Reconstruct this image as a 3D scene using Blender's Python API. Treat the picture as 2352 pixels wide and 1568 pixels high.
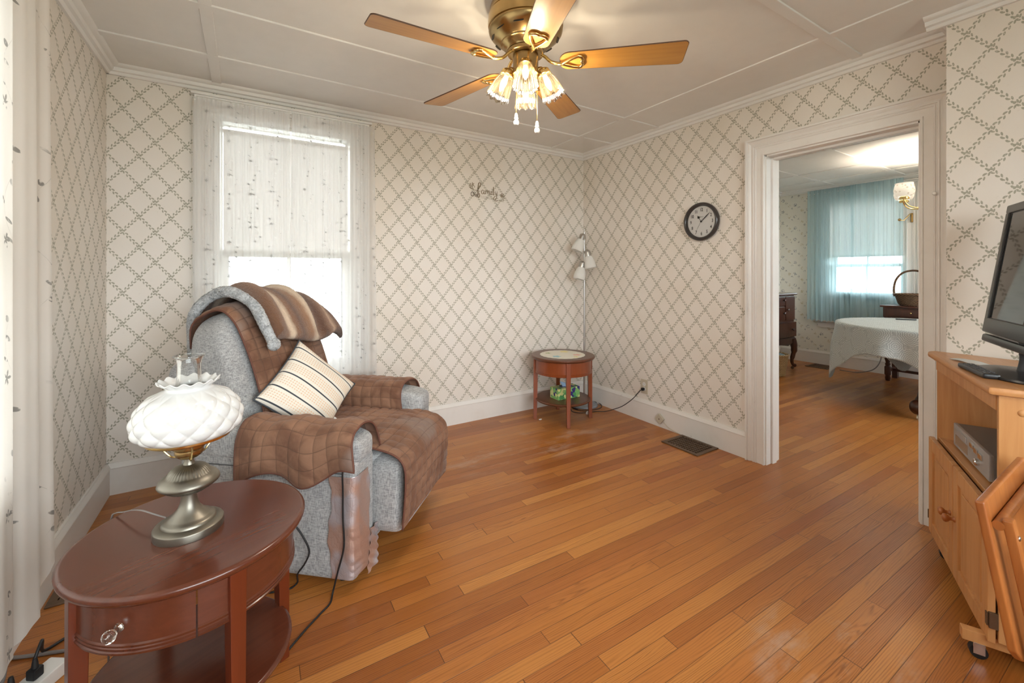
import bpy, bmesh, math, random
from math import sin, cos, pi, sqrt, radians, atan2, floor
from mathutils import Vector, Matrix
random.seed(7)
for o in list(bpy.data.objects): bpy.data.objects.remove(o, do_unlink=True)
SC = bpy.context.scene
COL = SC.collection
# ------------------------------------------------------------------ camera
CAM_H = 1.255
cd = bpy.data.cameras.new('camera'); cam = bpy.data.objects.new('camera', cd); COL.objects.link(cam)
cd.sensor_width = 36.0; cd.lens = 980.0 / 2352.0 * 36.0; cd.sensor_fit = 'HORIZONTAL'
cd.shift_y = -(784.0 - 626.0) / 2352.0
cd.clip_start = 0.02; cd.clip_end = 200
cam.location = (0, 0, CAM_H); cam.rotation_euler = (pi / 2, 0, -radians(32.005))
SC.camera = cam
# ------------------------------------------------------------------ world, exposure
SC.view_settings.view_transform = 'Standard'; SC.view_settings.look = 'None'
SC.view_settings.gamma = 1.0; SC.view_settings.use_curve_mapping = False
SC.view_settings.exposure = 0.66
W = bpy.data.worlds.new('overcast_sky'); SC.world = W; W.use_nodes = True
bg = W.node_tree.nodes['Background']; bg.inputs[0].default_value = (0.92, 0.955, 1.0, 1); bg.inputs[1].default_value = 10.0
def portal(name, loc, rot, sx, sy):
    l = bpy.data.lights.new(name, 'AREA'); l.shape = 'RECTANGLE'; l.size = sx; l.size_y = sy
    l.cycles.is_portal = True
    o = bpy.data.objects.new(name, l); COL.objects.link(o); o.location = loc; o.rotation_euler = rot
    return o
# portals only steer the sky light through each window opening
portal('daylight_portal', (0.255, 3.43, 1.38), (-pi/2, 0, 0), 0.80, 1.70)
portal('daylight_portal', (-0.84, 1.25, 1.45), (0, -pi/2, 0), 1.70, 1.30)
portal('daylight_portal', (0.7, -1.58, 1.55), (pi/2, 0, 0), 2.6, 1.60)
portal('daylight_portal', (6.92, 2.235, 1.55), (0, pi/2, 0), 1.40, 0.80)
portal('daylight_portal', (5.0, -1.58, 1.55), (pi/2, 0, 0), 2.6, 1.60)

# ------------------------------------------------------------------ node helper
class S:
    """a value socket with arithmetic"""
    def __init__(s, g, k): s.g = g; s.k = k
    def m(s, op, b=None, c=None): return s.g.math(op, s, b, c)
    def __add__(s, b): return s.m('ADD', b)
    __radd__ = __add__
    def __sub__(s, b): return s.m('SUBTRACT', b)
    def __rsub__(s, b): return s.g.math('SUBTRACT', b, s)
    def __mul__(s, b): return s.m('MULTIPLY', b)
    __rmul__ = __mul__
    def __truediv__(s, b): return s.m('DIVIDE', b)
    def __lt__(s, b): return s.m('LESS_THAN', b)
    def __gt__(s, b): return s.m('GREATER_THAN', b)
    def __neg__(s): return s.m('MULTIPLY', -1.0)
    def abs(s): return s.m('ABSOLUTE')
    def fl(s): return s.m('FLOOR')
    def fr(s): return s.m('FRACT')
    def sin(s): return s.m('SINE')
    def cos(s): return s.m('COSINE')
    def sqrt(s): return s.m('SQRT')
    def pow(s, b): return s.m('POWER', b)
    def max(s, b): return s.m('MAXIMUM', b)
    def min(s, b): return s.m('MINIMUM', b)
    def rnd(s): return s.m('ROUND')
    def cl(s):
        n = s.g.node('ShaderNodeClamp'); s.g.set(n.inputs[0], s); return S(s.g, n.outputs[0])
    def sm(s, a, b):  # smoothstep a..b -> 0..1
        n = s.g.node('ShaderNodeMapRange'); n.interpolation_type = 'SMOOTHSTEP'
        s.g.set(n.inputs[0], s); n.inputs[1].default_value = a; n.inputs[2].default_value = b
        return S(s.g, n.outputs[0])
class G:
    def __init__(g, name):
        g.mat = bpy.data.materials.new(name); g.mat.use_nodes = True; g.nt = g.mat.node_tree
        g.bsdf = g.nt.nodes['Principled BSDF']; g.out = g.nt.nodes['Material Output']
    def node(g, t): return g.nt.nodes.new(t)
    def set(g, inp, v):
        if isinstance(v, S): g.nt.links.new(v.k, inp)
        elif isinstance(v, (tuple, list)):
            n = len(inp.default_value); inp.default_value = tuple(v)[:n] + ((1.0,) if len(v) < n else ())
        elif v is not None: inp.default_value = v
    def math(g, op, a, b=None, c=None):
        n = g.node('ShaderNodeMath'); n.operation = op; g.set(n.inputs[0], a)
        if b is not None: g.set(n.inputs[1], b)
        if c is not None: g.set(n.inputs[2], c)
        return S(g, n.outputs[0])
    def co(g, kind='Object'):
        n = g.node('ShaderNodeTexCoord'); v = S(g, n.outputs[kind]); return v
    def sep(g, v):
        n = g.node('ShaderNodeSeparateXYZ'); g.set(n.inputs[0], v); return [S(g, n.outputs[i]) for i in range(3)]
    def vec(g, x, y, z=0.0):
        n = g.node('ShaderNodeCombineXYZ')
        for i, v in enumerate((x, y, z)): g.set(n.inputs[i], v)
        return S(g, n.outputs[0])
    def noise(g, v, scale=5.0, det=2.0, rough=0.5, dist=0.0):
        n = g.node('ShaderNodeTexNoise'); g.set(n.inputs['Vector'], v); g.set(n.inputs['Scale'], scale)
        g.set(n.inputs['Detail'], det); g.set(n.inputs['Roughness'], rough); g.set(n.inputs['Distortion'], dist)
        return S(g, n.outputs[0])
    def vor(g, v, scale=5.0, feat='F1', out='Distance', rand=1.0):
        n = g.node('ShaderNodeTexVoronoi'); n.feature = feat; g.set(n.inputs['Vector'], v); g.set(n.inputs['Scale'], scale)
        g.set(n.inputs['Randomness'], rand)
        return S(g, n.outputs[out])
    def white(g, v):
        n = g.node('ShaderNodeTexWhiteNoise'); n.noise_dimensions = '3D'; g.set(n.inputs['Vector'], v); return S(g, n.outputs['Value'])
    def mix(g, f, a, b):
        n = g.node('ShaderNodeMix'); n.data_type = 'RGBA'; g.set(n.inputs[0], f); g.set(n.inputs[6], a); g.set(n.inputs[7], b)
        return S(g, n.outputs[2])
    def mul(g, a, b):
        n = g.node('ShaderNodeMix'); n.data_type = 'RGBA'; n.blend_type = 'MULTIPLY'; n.inputs[0].default_value = 1
        g.set(n.inputs[6], a); g.set(n.inputs[7], b); return S(g, n.outputs[2])
    def ramp(g, f, stops):
        n = g.node('ShaderNodeValToRGB'); g.set(n.inputs[0], f); e = n.color_ramp.elements
        while len(e) < len(stops): e.new(0.5)
        for i, (p, c) in enumerate(stops): e[i].position = p; e[i].color = tuple(c) + (1,)
        return S(g, n.outputs[0])
    def bump(g, h, strength=0.5, dist=0.002, normal=None):
        n = g.node('ShaderNodeBump'); g.set(n.inputs['Height'], h); n.inputs['Strength'].default_value = strength
        n.inputs['Distance'].default_value = dist
        if normal is not None: g.set(n.inputs['Normal'], normal)
        return S(g, n.outputs[0])
    def fin(g, col=None, rough=None, metal=None, normal=None, **kw):
        b = g.bsdf
        if col is not None: g.set(b.inputs['Base Color'], col)
        if rough is not None: g.set(b.inputs['Roughness'], rough)
        if metal is not None: g.set(b.inputs['Metallic'], metal)
        if normal is not None: g.set(b.inputs['Normal'], normal)
        for k, v in kw.items(): g.set(b.inputs[k.replace('_', ' ')], v)
        return g.mat
def lin(r, gr, b):
    f = lambda c: (c/255/12.92) if c/255 <= 0.04045 else ((c/255+0.055)/1.055)**2.4
    return (f(r), f(gr), f(b))

# ------------------------------------------------------------------ mesh helper
def xf(loc=(0,0,0), rz=0.0, rx=0.0, ry=0.0):
    return Matrix.Translation(Vector(loc)) @ Matrix.Rotation(rz, 4, 'Z') @ Matrix.Rotation(ry, 4, 'Y') @ Matrix.Rotation(rx, 4, 'X')
class M:
    def __init__(s): s.v = []; s.f = []; s.uv = {}; s.mi = []; s.cur = 0
    def add(s, vs, fs, mt=None, uvs=None):
        o = len(s.v)
        for p in vs:
            p = Vector(p); s.v.append(mt @ p if mt is not None else p)
        for k, f in enumerate(fs):
            s.f.append([i + o for i in f]); s.mi.append(s.cur)
            if uvs: s.uv[len(s.f)-1] = [uvs[i] for i in f]
        return s
    def box(s, c, d, bev=0.0, seg=2, mt=None):
        x, y, z = d[0]/2, d[1]/2, d[2]/2
        bm = bmesh.new(); bmesh.ops.create_cube(bm, size=1.0)
        for v in bm.verts: v.co = Vector((v.co.x*d[0], v.co.y*d[1], v.co.z*d[2]))
        if bev > 0:
            bev = min(bev, 0.49*min(d))
            bmesh.ops.bevel(bm, geom=bm.edges[:], offset=bev, segments=seg, profile=0.5, affect='EDGES')
        bm.verts.index_update()
        vs = [v.co + Vector(c) for v in bm.verts]; fs = [[v.index for v in f.verts] for f in bm.faces]; bm.free()
        return s.add(vs, fs, mt)
    def bx(s, x0, x1, y0, y1, z0, z1, bev=0.0, seg=2, mt=None):
        return s.box(((x0+x1)/2, (y0+y1)/2, (z0+z1)/2), (abs(x1-x0), abs(y1-y0), abs(z1-z0)), bev, seg, mt)
    def beam(s, a, b, w, h, up=(0,0,1), bev=0.0, w2=None, h2=None):
        a = Vector(a); b = Vector(b); d = (b-a); L = d.length; d.normalize(); u = Vector(up)
        if abs(d.dot(u)) > 0.98: u = Vector((0, 1, 0))
        r = d.cross(u).normalized(); u = r.cross(d).normalized()
        m = Matrix((( r.x, d.x, u.x, a.x), (r.y, d.y, u.y, a.y), (r.z, d.z, u.z, a.z), (0,0,0,1)))
        n0 = len(s.v); s.box((0, L/2, 0), (w, L, h), bev, 2, m)
        if w2 is not None:
            inv = m.inverted()
            for i in range(n0, len(s.v)):
                p = inv @ s.v[i]; t = p.y/L
                p.x *= 1+(w2/w-1)*t; p.z *= 1+((h2 or h)/h-1)*t; s.v[i] = m @ p
        return s
    def lathe(s, prof, n=32, mt=None, rfun=None, cap=True, a0=0.0, a1=2*pi):
        vs = []; fs = []; full = abs(a1-a0-2*pi) < 1e-6; nn = n if full else n+1
        for j, (r, z) in enumerate(prof):
            for i in range(nn):
                a = a0+(a1-a0)*i/n; rr, zz = (r, z) if rfun is None else rfun(r, z, a, j)
                vs.append((rr*cos(a), rr*sin(a), zz))
        for j in range(len(prof)-1):
            for i in range(n):
                i2 = (i+1) % nn
                fs.append([j*nn+i, j*nn+i2, (j+1)*nn+i2, (j+1)*nn+i])
        if cap and full:
            if prof[0][0] > 1e-5: fs.append([i for i in range(nn)][::-1])
            if prof[-1][0] > 1e-5: fs.append([(len(prof)-1)*nn+i for i in range(nn)])
        return s.add(vs, fs, mt)
    def cyl(s, a, b, r, n=16, r2=None):
        a = Vector(a); b = Vector(b); d = b-a; q = d.to_track_quat('Z', 'Y').to_matrix().to_4x4()
        return s.lathe([(r, 0), (r if r2 is None else r2, d.length)], n, Matrix.Translation(a) @ q)
    def tube(s, pts, r, n=8, closed=False, sm=0, flat=1.0):
        P = [Vector(p) for p in pts]
        if sm: P = spline(P, sm, closed)
        R = r if isinstance(r, (list, tuple)) else None
        vs = []; fs = []; N = len(P); up = Vector((0, 0, 1)); prev = None
        for i, p in enumerate(P):
            if closed: d = P[(i+1) % N]-P[i-1]
            else: d = P[min(i+1, N-1)]-P[max(i-1, 0)]
            if d.length < 1e-9: d = Vector((0, 0, 1))
            d.normalize()
            if prev is None:
                u = up if abs(d.dot(up)) < 0.9 else Vector((1, 0, 0)); x = d.cross(u).normalized()
            else: x = (prev - d*prev.dot(d)).normalized()
            prev = x; y = d.cross(x)
            rr = r if R is None else R[min(int(i*len(R)/N), len(R)-1)]
            for k in range(n):
                a = 2*pi*k/n; vs.append(p + x*(rr*cos(a)) + y*(rr*flat*sin(a)))
        for i in range(N if closed else N-1):
            j = (i+1) % N
            for k in range(n): fs.append([i*n+k, i*n+(k+1) % n, j*n+(k+1) % n, j*n+k])
        if not closed: fs.append(list(range(n))[::-1]); fs.append([(N-1)*n+k for k in range(n)])
        return s.add(vs, fs)
    def prism(s, poly, h, mt=None, bev=0.0, seg=2):
        """poly in xy, extruded 0..h in z"""
        bm = bmesh.new(); vs = [bm.verts.new((p[0], p[1], 0)) for p in poly]; f = bm.faces.new(vs)
        r = bmesh.ops.extrude_face_region(bm, geom=[f])
        for v in r['geom']:
            if isinstance(v, bmesh.types.BMVert): v.co.z += h
        bmesh.ops.recalc_face_normals(bm, faces=bm.faces[:])
        if bev > 0:
            es = [e for e in bm.edges if len(e.link_faces) == 2 and e.calc_face_angle(0) > 0.6]
            bmesh.ops.bevel(bm, geom=es, offset=bev, segments=seg, profile=0.5, affect='EDGES')
        bm.verts.index_update()
        V = [v.co.copy() for v in bm.verts]; F = [[v.index for v in f.verts] for f in bm.faces]; bm.free()
        return s.add(V, F, mt)
    def grid(s, fn, nu, nv, mt=None, us=1.0, vs_=1.0, cu=False):
        vs = []; uvs = []; fs = []
        for j in range(nv+1):
            for i in range(nu+1):
                vs.append(fn(i/nu, j/nv)); uvs.append((i/nu*us, j/nv*vs_))
        for j in range(nv):
            for i in range(nu):
                a = j*(nu+1)+i; fs.append([a, a+1, a+nu+2, a+nu+1])
        return s.add(vs, fs, mt, uvs)
    def sup(s, c, d, e1=0.4, e2=0.4, nu=32, nv=20, mt=None, fn=None):
        """superellipsoid"""
        sp = lambda w, e: math.copysign(abs(w)**e, w)
        vs = []; fs = []
        for j in range(nv+1):
            ph = -pi/2+pi*j/nv
            for i in range(nu):
                th = 2*pi*i/nu
                p = Vector((d[0]/2*sp(cos(ph), e1)*sp(cos(th), e2), d[1]/2*sp(cos(ph), e1)*sp(sin(th), e2), d[2]/2*sp(sin(ph), e1)))
                if fn: p = Vector(fn(p))
                vs.append(p+Vector(c))
        for j in range(nv):
            for i in range(nu):
                a = j*nu+i; b = j*nu+(i+1) % nu; fs.append([a, b, b+nu, a+nu])
        return s.add(vs, fs, mt)
    def mesh(s, name, mats):
        me = bpy.data.meshes.new(name); me.from_pydata([tuple(v) for v in s.v], [], s.f)
        ml = mats if isinstance(mats, (list, tuple)) else [mats]
        for m in ml: me.materials.append(m)
        if len(ml) > 1: me.polygons.foreach_set('material_index', s.mi)
        if s.uv:
            L = me.uv_layers.new(name='UVMap'); d = L.data
            for k, u in s.uv.items():
                for q, li in enumerate(me.polygons[k].loop_indices): d[li].uv = u[q]
        bm = bmesh.new(); bm.from_mesh(me); bmesh.ops.remove_doubles(bm, verts=bm.verts[:], dist=1e-6)
        bmesh.ops.recalc_face_normals(bm, faces=bm.faces[:]); bm.to_mesh(me); bm.free()
        return me
    def obj(s, name, mats, parent=None, smooth=40, sub=0, solid=0.0, mt=None):
        me = s.mesh(name, mats)
        if smooth:
            me.polygons.foreach_set('use_smooth', [True]*len(me.polygons)); me.set_sharp_from_angle(angle=radians(smooth))
        o = bpy.data.objects.new(name, me); COL.objects.link(o)
        if parent is not None: o.parent = parent
        if mt is not None: o.matrix_local = mt
        if solid: md = o.modifiers.new('thickness', 'SOLIDIFY'); md.thickness = abs(solid); md.offset = 1 if solid > 0 else -1
        if smooth and smooth <= 60: md = o.modifiers.new('face_weighted_normals', 'WEIGHTED_NORMAL'); md.keep_sharp = True; md.mode = 'FACE_AREA'
        if sub: md = o.modifiers.new('subdivision', 'SUBSURF'); md.levels = sub; md.render_levels = sub
        return o
def spline(P, k, closed=False):
    out = []; N = len(P)
    for i in range(N if closed else N-1):
        p0 = P[(i-1) % N] if closed or i > 0 else P[0]; p1 = P[i]; p2 = P[(i+1) % N]
        p3 = P[(i+2) % N] if closed or i+2 < N else P[-1]
        for j in range(k):
            t = j/k
            out.append(0.5*((2*p1)+(p2-p0)*t+(2*p0-5*p1+4*p2-p3)*t*t+(3*p1-p0-3*p2+p3)*t**3))
    if not closed: out.append(P[-1].copy())
    return out
def sp2(pts, k=6):
    return [(p.x, p.y) for p in spline([Vector((a, b, 0)) for a, b in pts], k)]
def thing(name, label, cat, loc=(0,0,0), rz=0.0, group=None):
    o = bpy.data.objects.new(name, None); COL.objects.link(o); o.empty_display_size = 0.1
    o.location = loc; o.rotation_euler = (0, 0, rz); o['label'] = label; o['category'] = cat
    if group: o['group'] = group
    return o
def tag(o, label, cat, group=None):
    o['label'] = label; o['category'] = cat
    if group: o['group'] = group
    return o
def struct(o): o['kind'] = 'structure'; return o
def text_mesh(body, size, depth, mt, m, align='CENTER', shear=0.0, offset=0.0):
    c = bpy.data.curves.new('t', 'FONT'); c.body = body; c.size = size; c.extrude = depth; c.align_x = align; c.align_y = 'CENTER'
    c.shear = shear; c.offset = offset
    c.resolution_u = 3
    o = bpy.data.objects.new('t', c); COL.objects.link(o); bpy.context.view_layer.update()
    me = bpy.data.meshes.new_from_object(o.evaluated_get(bpy.context.evaluated_depsgraph_get()))
    m.add([v.co.copy() for v in me.vertices], [list(p.vertices) for p in me.polygons], mt)
    bpy.data.objects.remove(o); bpy.data.curves.remove(c); bpy.data.meshes.remove(me)
# ------------------------------------------------------------------ materials
def plain(name, col, rough=0.5, metal=0.0, nz=0.0, **kw):
    g = G(name); c = col
    v = g.co('Object')
    n = g.noise(v, 9.0, 3.0, 0.6)
    c = g.mix((n-0.5)*1.6+0.5, tuple(x*(1-nz) for x in col), tuple(min(1, x*(1+nz)) for x in col)) if nz else col
    return g.fin(c, rough, metal, **kw)
def trellis(name, axis, a0, z0, base=(0.80, 0.747, 0.69)):
    g = G(name); x, y, z = g.sep(g.co('Object')); h = x if axis == 'x' else y
    Wd, Hh = 0.1455, 0.1765
    u = (h-a0)/Wd; w = (z-z0)/Hh
    mask = None
    for sg in (1, -1):
        a = u + w*sg; b = u - w*sg
        d = (a - a.rnd())*0.112            # distance across the vine, metres
        p = b*0.1144 + (0.0 if sg == 1 else 0.011)              # length along the vine, metres
        # leaves in alternating pairs
        for (off, side, slope, rl, rw) in ((0.0, 1, 0.9, 0.0060, 0.0033), (0.0085, -1, 0.8, 0.0060, 0.0033), (0.0165, 1, 0.5, 0.0034, 0.0024)):
            q = ((p+off)/0.0229); q = (q-q.rnd())*0.0229
            dd = d*side - 0.0050
            qq = q - dd*slope
            e = (qq/rl).pow(2.0) + (dd/(rw*1.5)).pow(2.0)
            k = 1.0 - e.sm(0.75, 1.15)
            mask = k if mask is None else mask.max(k)
    nz = g.noise(g.co('Object'), 260.0, 1.0)
    mask = (mask * nz.sm(0.24, 0.38))
    cn = (u+w).fr()  # unused fine phase keeps vines crisp
    blot = g.noise(g.co('Object'), 1.3, 3.0, 0.6)
    bc = g.mix(blot.sm(0.3, 0.75), base, (base[0]*0.93, base[1]*0.905, base[2]*0.86))
    spk = g.noise(g.co('Object'), 60.0, 2.0)
    bc = g.mix(spk.sm(0.66, 0.8)*0.12, bc, (0.5, 0.42, 0.33))
    leaf = g.mix(g.noise(g.co('Object'), 40.0, 1.0), (0.235, 0.225, 0.16), (0.33, 0.31, 0.225))
    bp = g.bump(g.noise(g.co('Object'), 700.0, 2.0), 0.12, 0.001)
    return g.fin(g.mix(mask*0.80, bc, leaf), 0.62, 0.0, bp)
def floral(name, axis, base=(0.78, 0.755, 0.68)):
    g = G(name); x, y, z = g.sep(g.co('Object')); h = x if axis == 'x' else y
    col = base
    bc = base
    for (P, ox, oz, r, c, sp) in ((0.165, 0, 0, 0.030, (0.19, 0.21, 0.24), 1), (0.165, 0.09, 0.083, 0.026, (0.50, 0.42, 0.24), 1),
                                  (0.165, 0.05, 0.04, 0.020, (0.26, 0.25, 0.24), 0), (0.165, 0.125, 0.125, 0.018, (0.26, 0.27, 0.27), 0)):
        u = (h+ox)/P; row = u.fl(); w = (z+oz)/P + row*0.5
        fu = (u.fr()-0.5)*P; fw = (w.fr()-0.5)*P
        d = (fu*fu+fw*fw).sqrt()
        blob = g.vor(g.vec(h*88.0, z*88.0), 1.0)
        k = (1.0-(d+(blob-0.4)*0.018).sm(r*0.6, r*0.85)) * (1.0-blob.sm(0.42, 0.55))
        bc = g.mix(k*0.85, bc, c)
    return g.fin(bc, 0.6)
def oak_floor():
    g = G('oak_strip_floor'); x0, y0, z = g.sep(g.co('Object'))
    ca, sa = cos(radians(1.0)), sin(radians(1.0))
    x = x0*ca - y0*sa; y = x0*sa + y0*ca
    PW = 0.0585
    r = y/PW; row = r.fl(); rf = r.fr()
    rr = g.white(g.vec(row, 3.7, 1.1)); r2 = g.white(g.vec(row, 9.1, 4.2))
    xi = x/(r2*0.7+0.95) + rr*7.0; idx = xi.fl(); xf_ = xi.fr()
    rnd = g.white(g.vec(row, idx, 0.5)); rnd2 = g.white(g.vec(row, idx, 5.5)); rnd3 = g.white(g.vec(row, idx, 8.5))
    yl = (rf-0.5)*PW
    # growth rings: cathedral figure in some boards, straight in others
    low = g.noise(g.vec(x*1.5+rnd*91.0, yl*16.0+rnd2*37.0, 0.0), 1.0, 2.0, 0.5)
    wob = g.noise(g.vec(x*5.0+rnd*11.0, yl*90.0, rnd2*9.0), 1.0, 3.0)
    amp = rnd3.sm(0.35, 1.0)*0.085+0.008
    t = (yl + low*amp + wob*0.0055)*(rnd2*520.0+620.0)
    ring = (t.sin()*0.5+0.5).pow(1.8) * (g.noise(g.vec(x*3.0, y*140.0, 4.0), 1.0, 2.0).sm(0.3, 0.7)*0.7+0.35)
    fine = g.noise(g.vec(x*9.0, y*900.0, rnd), 1.0, 3.0, 0.65)
    pore = g.noise(g.vec(x*26.0, y*1500.0, rnd), 1.0, 1.0)
    tone = g.ramp(rnd, [(0.0, lin(158, 94, 42)), (0.25, lin(176, 110, 50)), (0.6, lin(186, 120, 58)), (0.85, lin(196, 132, 66)), (1.0, lin(170, 102, 48))])
    dark = g.mul(tone, (0.44, 0.34, 0.27))
    k = (ring*(0.42+rnd2*0.45) + (fine-0.5)*0.8 + pore.sm(0.55, 0.8)*0.25).cl()
    c = g.mix(k, tone, dark)
    big = g.noise(g.co('Object'), 0.9, 3.0, 0.6)
    c = g.mix(big.sm(0.35, 0.7)*0.35, c, g.mul(c, (0.80, 0.66, 0.56)))
    # worn, dull scuffs
    wear = g.noise(g.vec(x*3.0, y*6.0, 2.0), 1.0, 5.0, 0.65)
    sp1 = (x0-1.75)*(x0-1.75)*1.4+(y0-2.55)*(y0-2.55)*9.0; sp2_ = (x0-1.62)*(x0-1.62)*8.0+(y0-0.62)*(y0-0.62)*14.0
    wm = (wear.sm(0.5, 0.66)*(1.0-sp1.min(sp2_).sm(0.25, 1.0)))
    c = g.mix(wm*0.42, c, lin(196, 176, 160))
    seam = ((rf-0.5).abs()).sm(0.472, 0.494)
    but = ((xf_-0.5).abs()).sm(0.4986, 0.4995)
    sn = g.noise(g.co('Object'), 3.0, 2.0)
    gap = (seam*(0.35+sn*0.8)).max(but*0.9).cl()
    c = g.mix(gap*0.92, c, (0.045, 0.018, 0.008))
    bp = g.bump((0.0-gap)*1.0 + (0.0-k)*0.10, 0.35, 0.0016)
    ro = g.noise(g.co('Object'), 5.0, 4.0, 0.6)*0.20+0.24+wm*0.2
    return g.fin(c, ro, 0.0, bp, Specular_IOR_Level=0.5)
def wood(name, c1, c2, axis='x', sc=1.0, rough=0.35, coat=0.0, contrast=1.0):
    g = G(name); v = g.sep(g.co('Object')); i = 'xyz'.index(axis)
    q = [v[0]*38.0*sc, v[1]*38.0*sc, v[2]*38.0*sc]; q[i] = v[i]*2.2*sc
    a = g.noise(g.vec(*q), 1.0, 4.0, 0.6, 0.6)
    q2 = [v[0]*9.0*sc, v[1]*9.0*sc, v[2]*9.0*sc]; q2[i] = v[i]*0.9*sc
    b = g.noise(g.vec(*q2), 1.0, 2.0, 0.5)
    k = ((a-0.5)*1.3*contrast+(b-0.5)*0.9*contrast+0.5).cl()
    bp = g.bump(a, 0.02, 0.001)
    return g.fin(g.mix(k, c1, c2), rough, 0.0, bp, Coat_Weight=coat, Coat_Roughness=0.15)
def glass(name, tint=(1, 1, 1), clear=0.9, rough=0.02):
    g = G(name); nt = g.nt; nt.nodes.remove(g.bsdf)
    t = g.node('ShaderNodeBsdfTransparent'); t.inputs[0].default_value = tint+(1,)
    gl = g.node('ShaderNodeBsdfGlossy'); gl.inputs['Roughness'].default_value = rough
    fz = g.node('ShaderNodeFresnel'); fz.inputs[0].default_value = 1.45
    mx = g.node('ShaderNodeMixShader'); f = S(g, fz.outputs[0])*0.7+(1.0-clear)
    g.set(mx.inputs[0], f.cl()); nt.links.new(t.outputs[0], mx.inputs[1]); nt.links.new(gl.outputs[0], mx.inputs[2])
    nt.links.new(mx.outputs[0], g.out.inputs[0]); return g.mat
def sheer(name, col, clear, pat=None, transl=0.5):
    """thin cloth: part see-through, part translucent; pat(g) -> thread mask 0..1"""
    g = G(name); nt = g.nt; nt.nodes.remove(g.bsdf)
    t = g.node('ShaderNodeBsdfTransparent')
    d = g.node('ShaderNodeBsdfDiffuse'); tr = g.node('ShaderNodeBsdfTranslucent')
    m1 = g.node('ShaderNodeMixShader'); m1.inputs[0].default_value = transl
    m2 = g.node('ShaderNodeMixShader'); k = 0.0; c = col
    if pat:
        k = pat(g); c = g.mix(k, col, tuple(x*0.22 for x in col))  # threads darkened in colour to imitate their backlit look
    g.set(d.inputs[0], c); g.set(tr.inputs[0], c)
    nt.links.new(d.outputs[0], m1.inputs[1]); nt.links.new(tr.outputs[0], m1.inputs[2])
    if pat: g.set(m2.inputs[0], (k*0.8+(1.0-clear)).cl())
    else: m2.inputs[0].default_value = 1.0-clear
    nt.links.new(t.outputs[0], m2.inputs[1]); nt.links.new(m1.outputs[0], m2.inputs[2])
    nt.links.new(m2.outputs[0], g.out.inputs[0]); return g.mat
def vines(ax, sc=1.0):
    def f(g):
        x, y, z = g.sep(g.co('Object')); h = x if ax == 'x' else y
        u = h/(0.115*sc); row = u.fl(); zz = z/(0.21*sc) + g.white(g.vec(row, 2.0, 0.3))*3.0
        cur = (zz*6.2832).sin()*0.22
        fu = u.fr()-0.5-cur
        stem = 1.0-(fu.abs()*0.115*sc).sm(0.0004, 0.0014)
        lz = zz*7.0; lf = (lz.fr()-0.5); sd = (lz.fl()*0.5).fr()*4.0-1.0
        du = (fu*0.115*sc - sd*0.0075*sc); dz = lf*0.030*sc
        leaf = 1.0-((du/(0.0085*sc)).pow(2.0)+((dz+du*0.5)/(0.0042*sc)).pow(2.0)).sm(0.6, 1.1)
        keep = g.noise(g.co('Object'), 7.0/sc, 1.0).sm(0.40, 0.52)
        br = g.noise(g.co('Object'), 60.0, 1.0).sm(0.3, 0.5)
        fz = (zz.fr()-0.5)*0.21*sc; ff = (u.fr()-0.5+0.18)*0.115*sc
        rad = (fz*fz+ff*ff).sqrt(); ang = g.math('ARCTAN2', fz, ff)
        flow = 1.0-(rad/((ang*5.0).cos()*0.005*sc+0.008*sc)).sm(0.8, 1.1)
        return ((stem*0.35*keep).max(leaf*keep*0.8)*br).max(flow*0.75*br).cl()
    return f
def weave(name, c1, c2, rough=0.9):
    g = G(name); x, y, z = g.sep(g.co('Object'))
    a = g.noise(g.vec(x*55.0, y*55.0, z*420.0), 1.0, 2.0, 0.6); b = g.noise(g.vec(x*420.0, y*420.0, z*45.0), 1.0, 2.0, 0.6)
    k = (a*0.5+b*0.5).sm(0.34, 0.62)
    cl = g.noise(g.co('Object'), 14.0, 3.0)
    k = (k*0.85+(cl-0.5)*0.4+0.06).cl()
    return g.fin(g.mix(k, c1, c2), rough, 0.0, g.bump(a+b, 0.35, 0.0015), Sheen_Weight=0.25)
MT = {}
MT['paint'] = plain('white_gloss_paint', (0.80, 0.775, 0.74), 0.32, nz=0.03)
def old_paint():
    g = G('chipped_white_paint'); v = g.co('Object'); x, y, z = g.sep(v)
    n = g.noise(v, 24.0, 4.0, 0.7); lowz = 1.0-z.sm(0.0, 0.35)
    chip = n.sm(0.70, 0.74)*(0.15+lowz*0.55)
    st = g.noise(v, 3.0, 4.0, 0.7)
    c = g.mix(st.sm(0.45, 0.8)*0.3, (0.80, 0.765, 0.725), (0.62, 0.56, 0.49))
    return g.fin(g.mix(chip.cl(), c, (0.22, 0.15, 0.10)), 0.38)
MT['oldpaint'] = old_paint()
MT['ceil'] = plain('ceiling_paint', (0.80, 0.785, 0.765), 0.7, nz=0.025)
MT['wallA'] = trellis('trellis_wallpaper_back', 'x', -0.525, 2.288)
MT['wallB'] = trellis('trellis_wallpaper_right', 'y', 0.679, 2.308)
MT['wallbump'] = trellis('trellis_wallpaper_chimney', 'y', 0.535, 2.312)
MT['wallL'] = trellis('trellis_wallpaper_left', 'y', 2.473, 2.254)
MT['wallF'] = trellis('trellis_wallpaper_front', 'x', 0.0, 2.3)
MT['floralx'] = floral('floral_wallpaper_far', 'y'); MT['floraly'] = floral('floral_wallpaper_side', 'x')
MT['floor'] = oak_floor()
MT['glass'] = glass('window_glass', (0.97, 0.99, 0.98))
MT['sheer'] = sheer('white_sheer_embroidered', (0.90, 0.89, 0.88), 0.46, vines('x'), 0.45)
MT['sheerL'] = sheer('cream_sheer_embroidered', (0.80, 0.76, 0.71), 0.06, vines('y', 1.9), 0.25)
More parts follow.
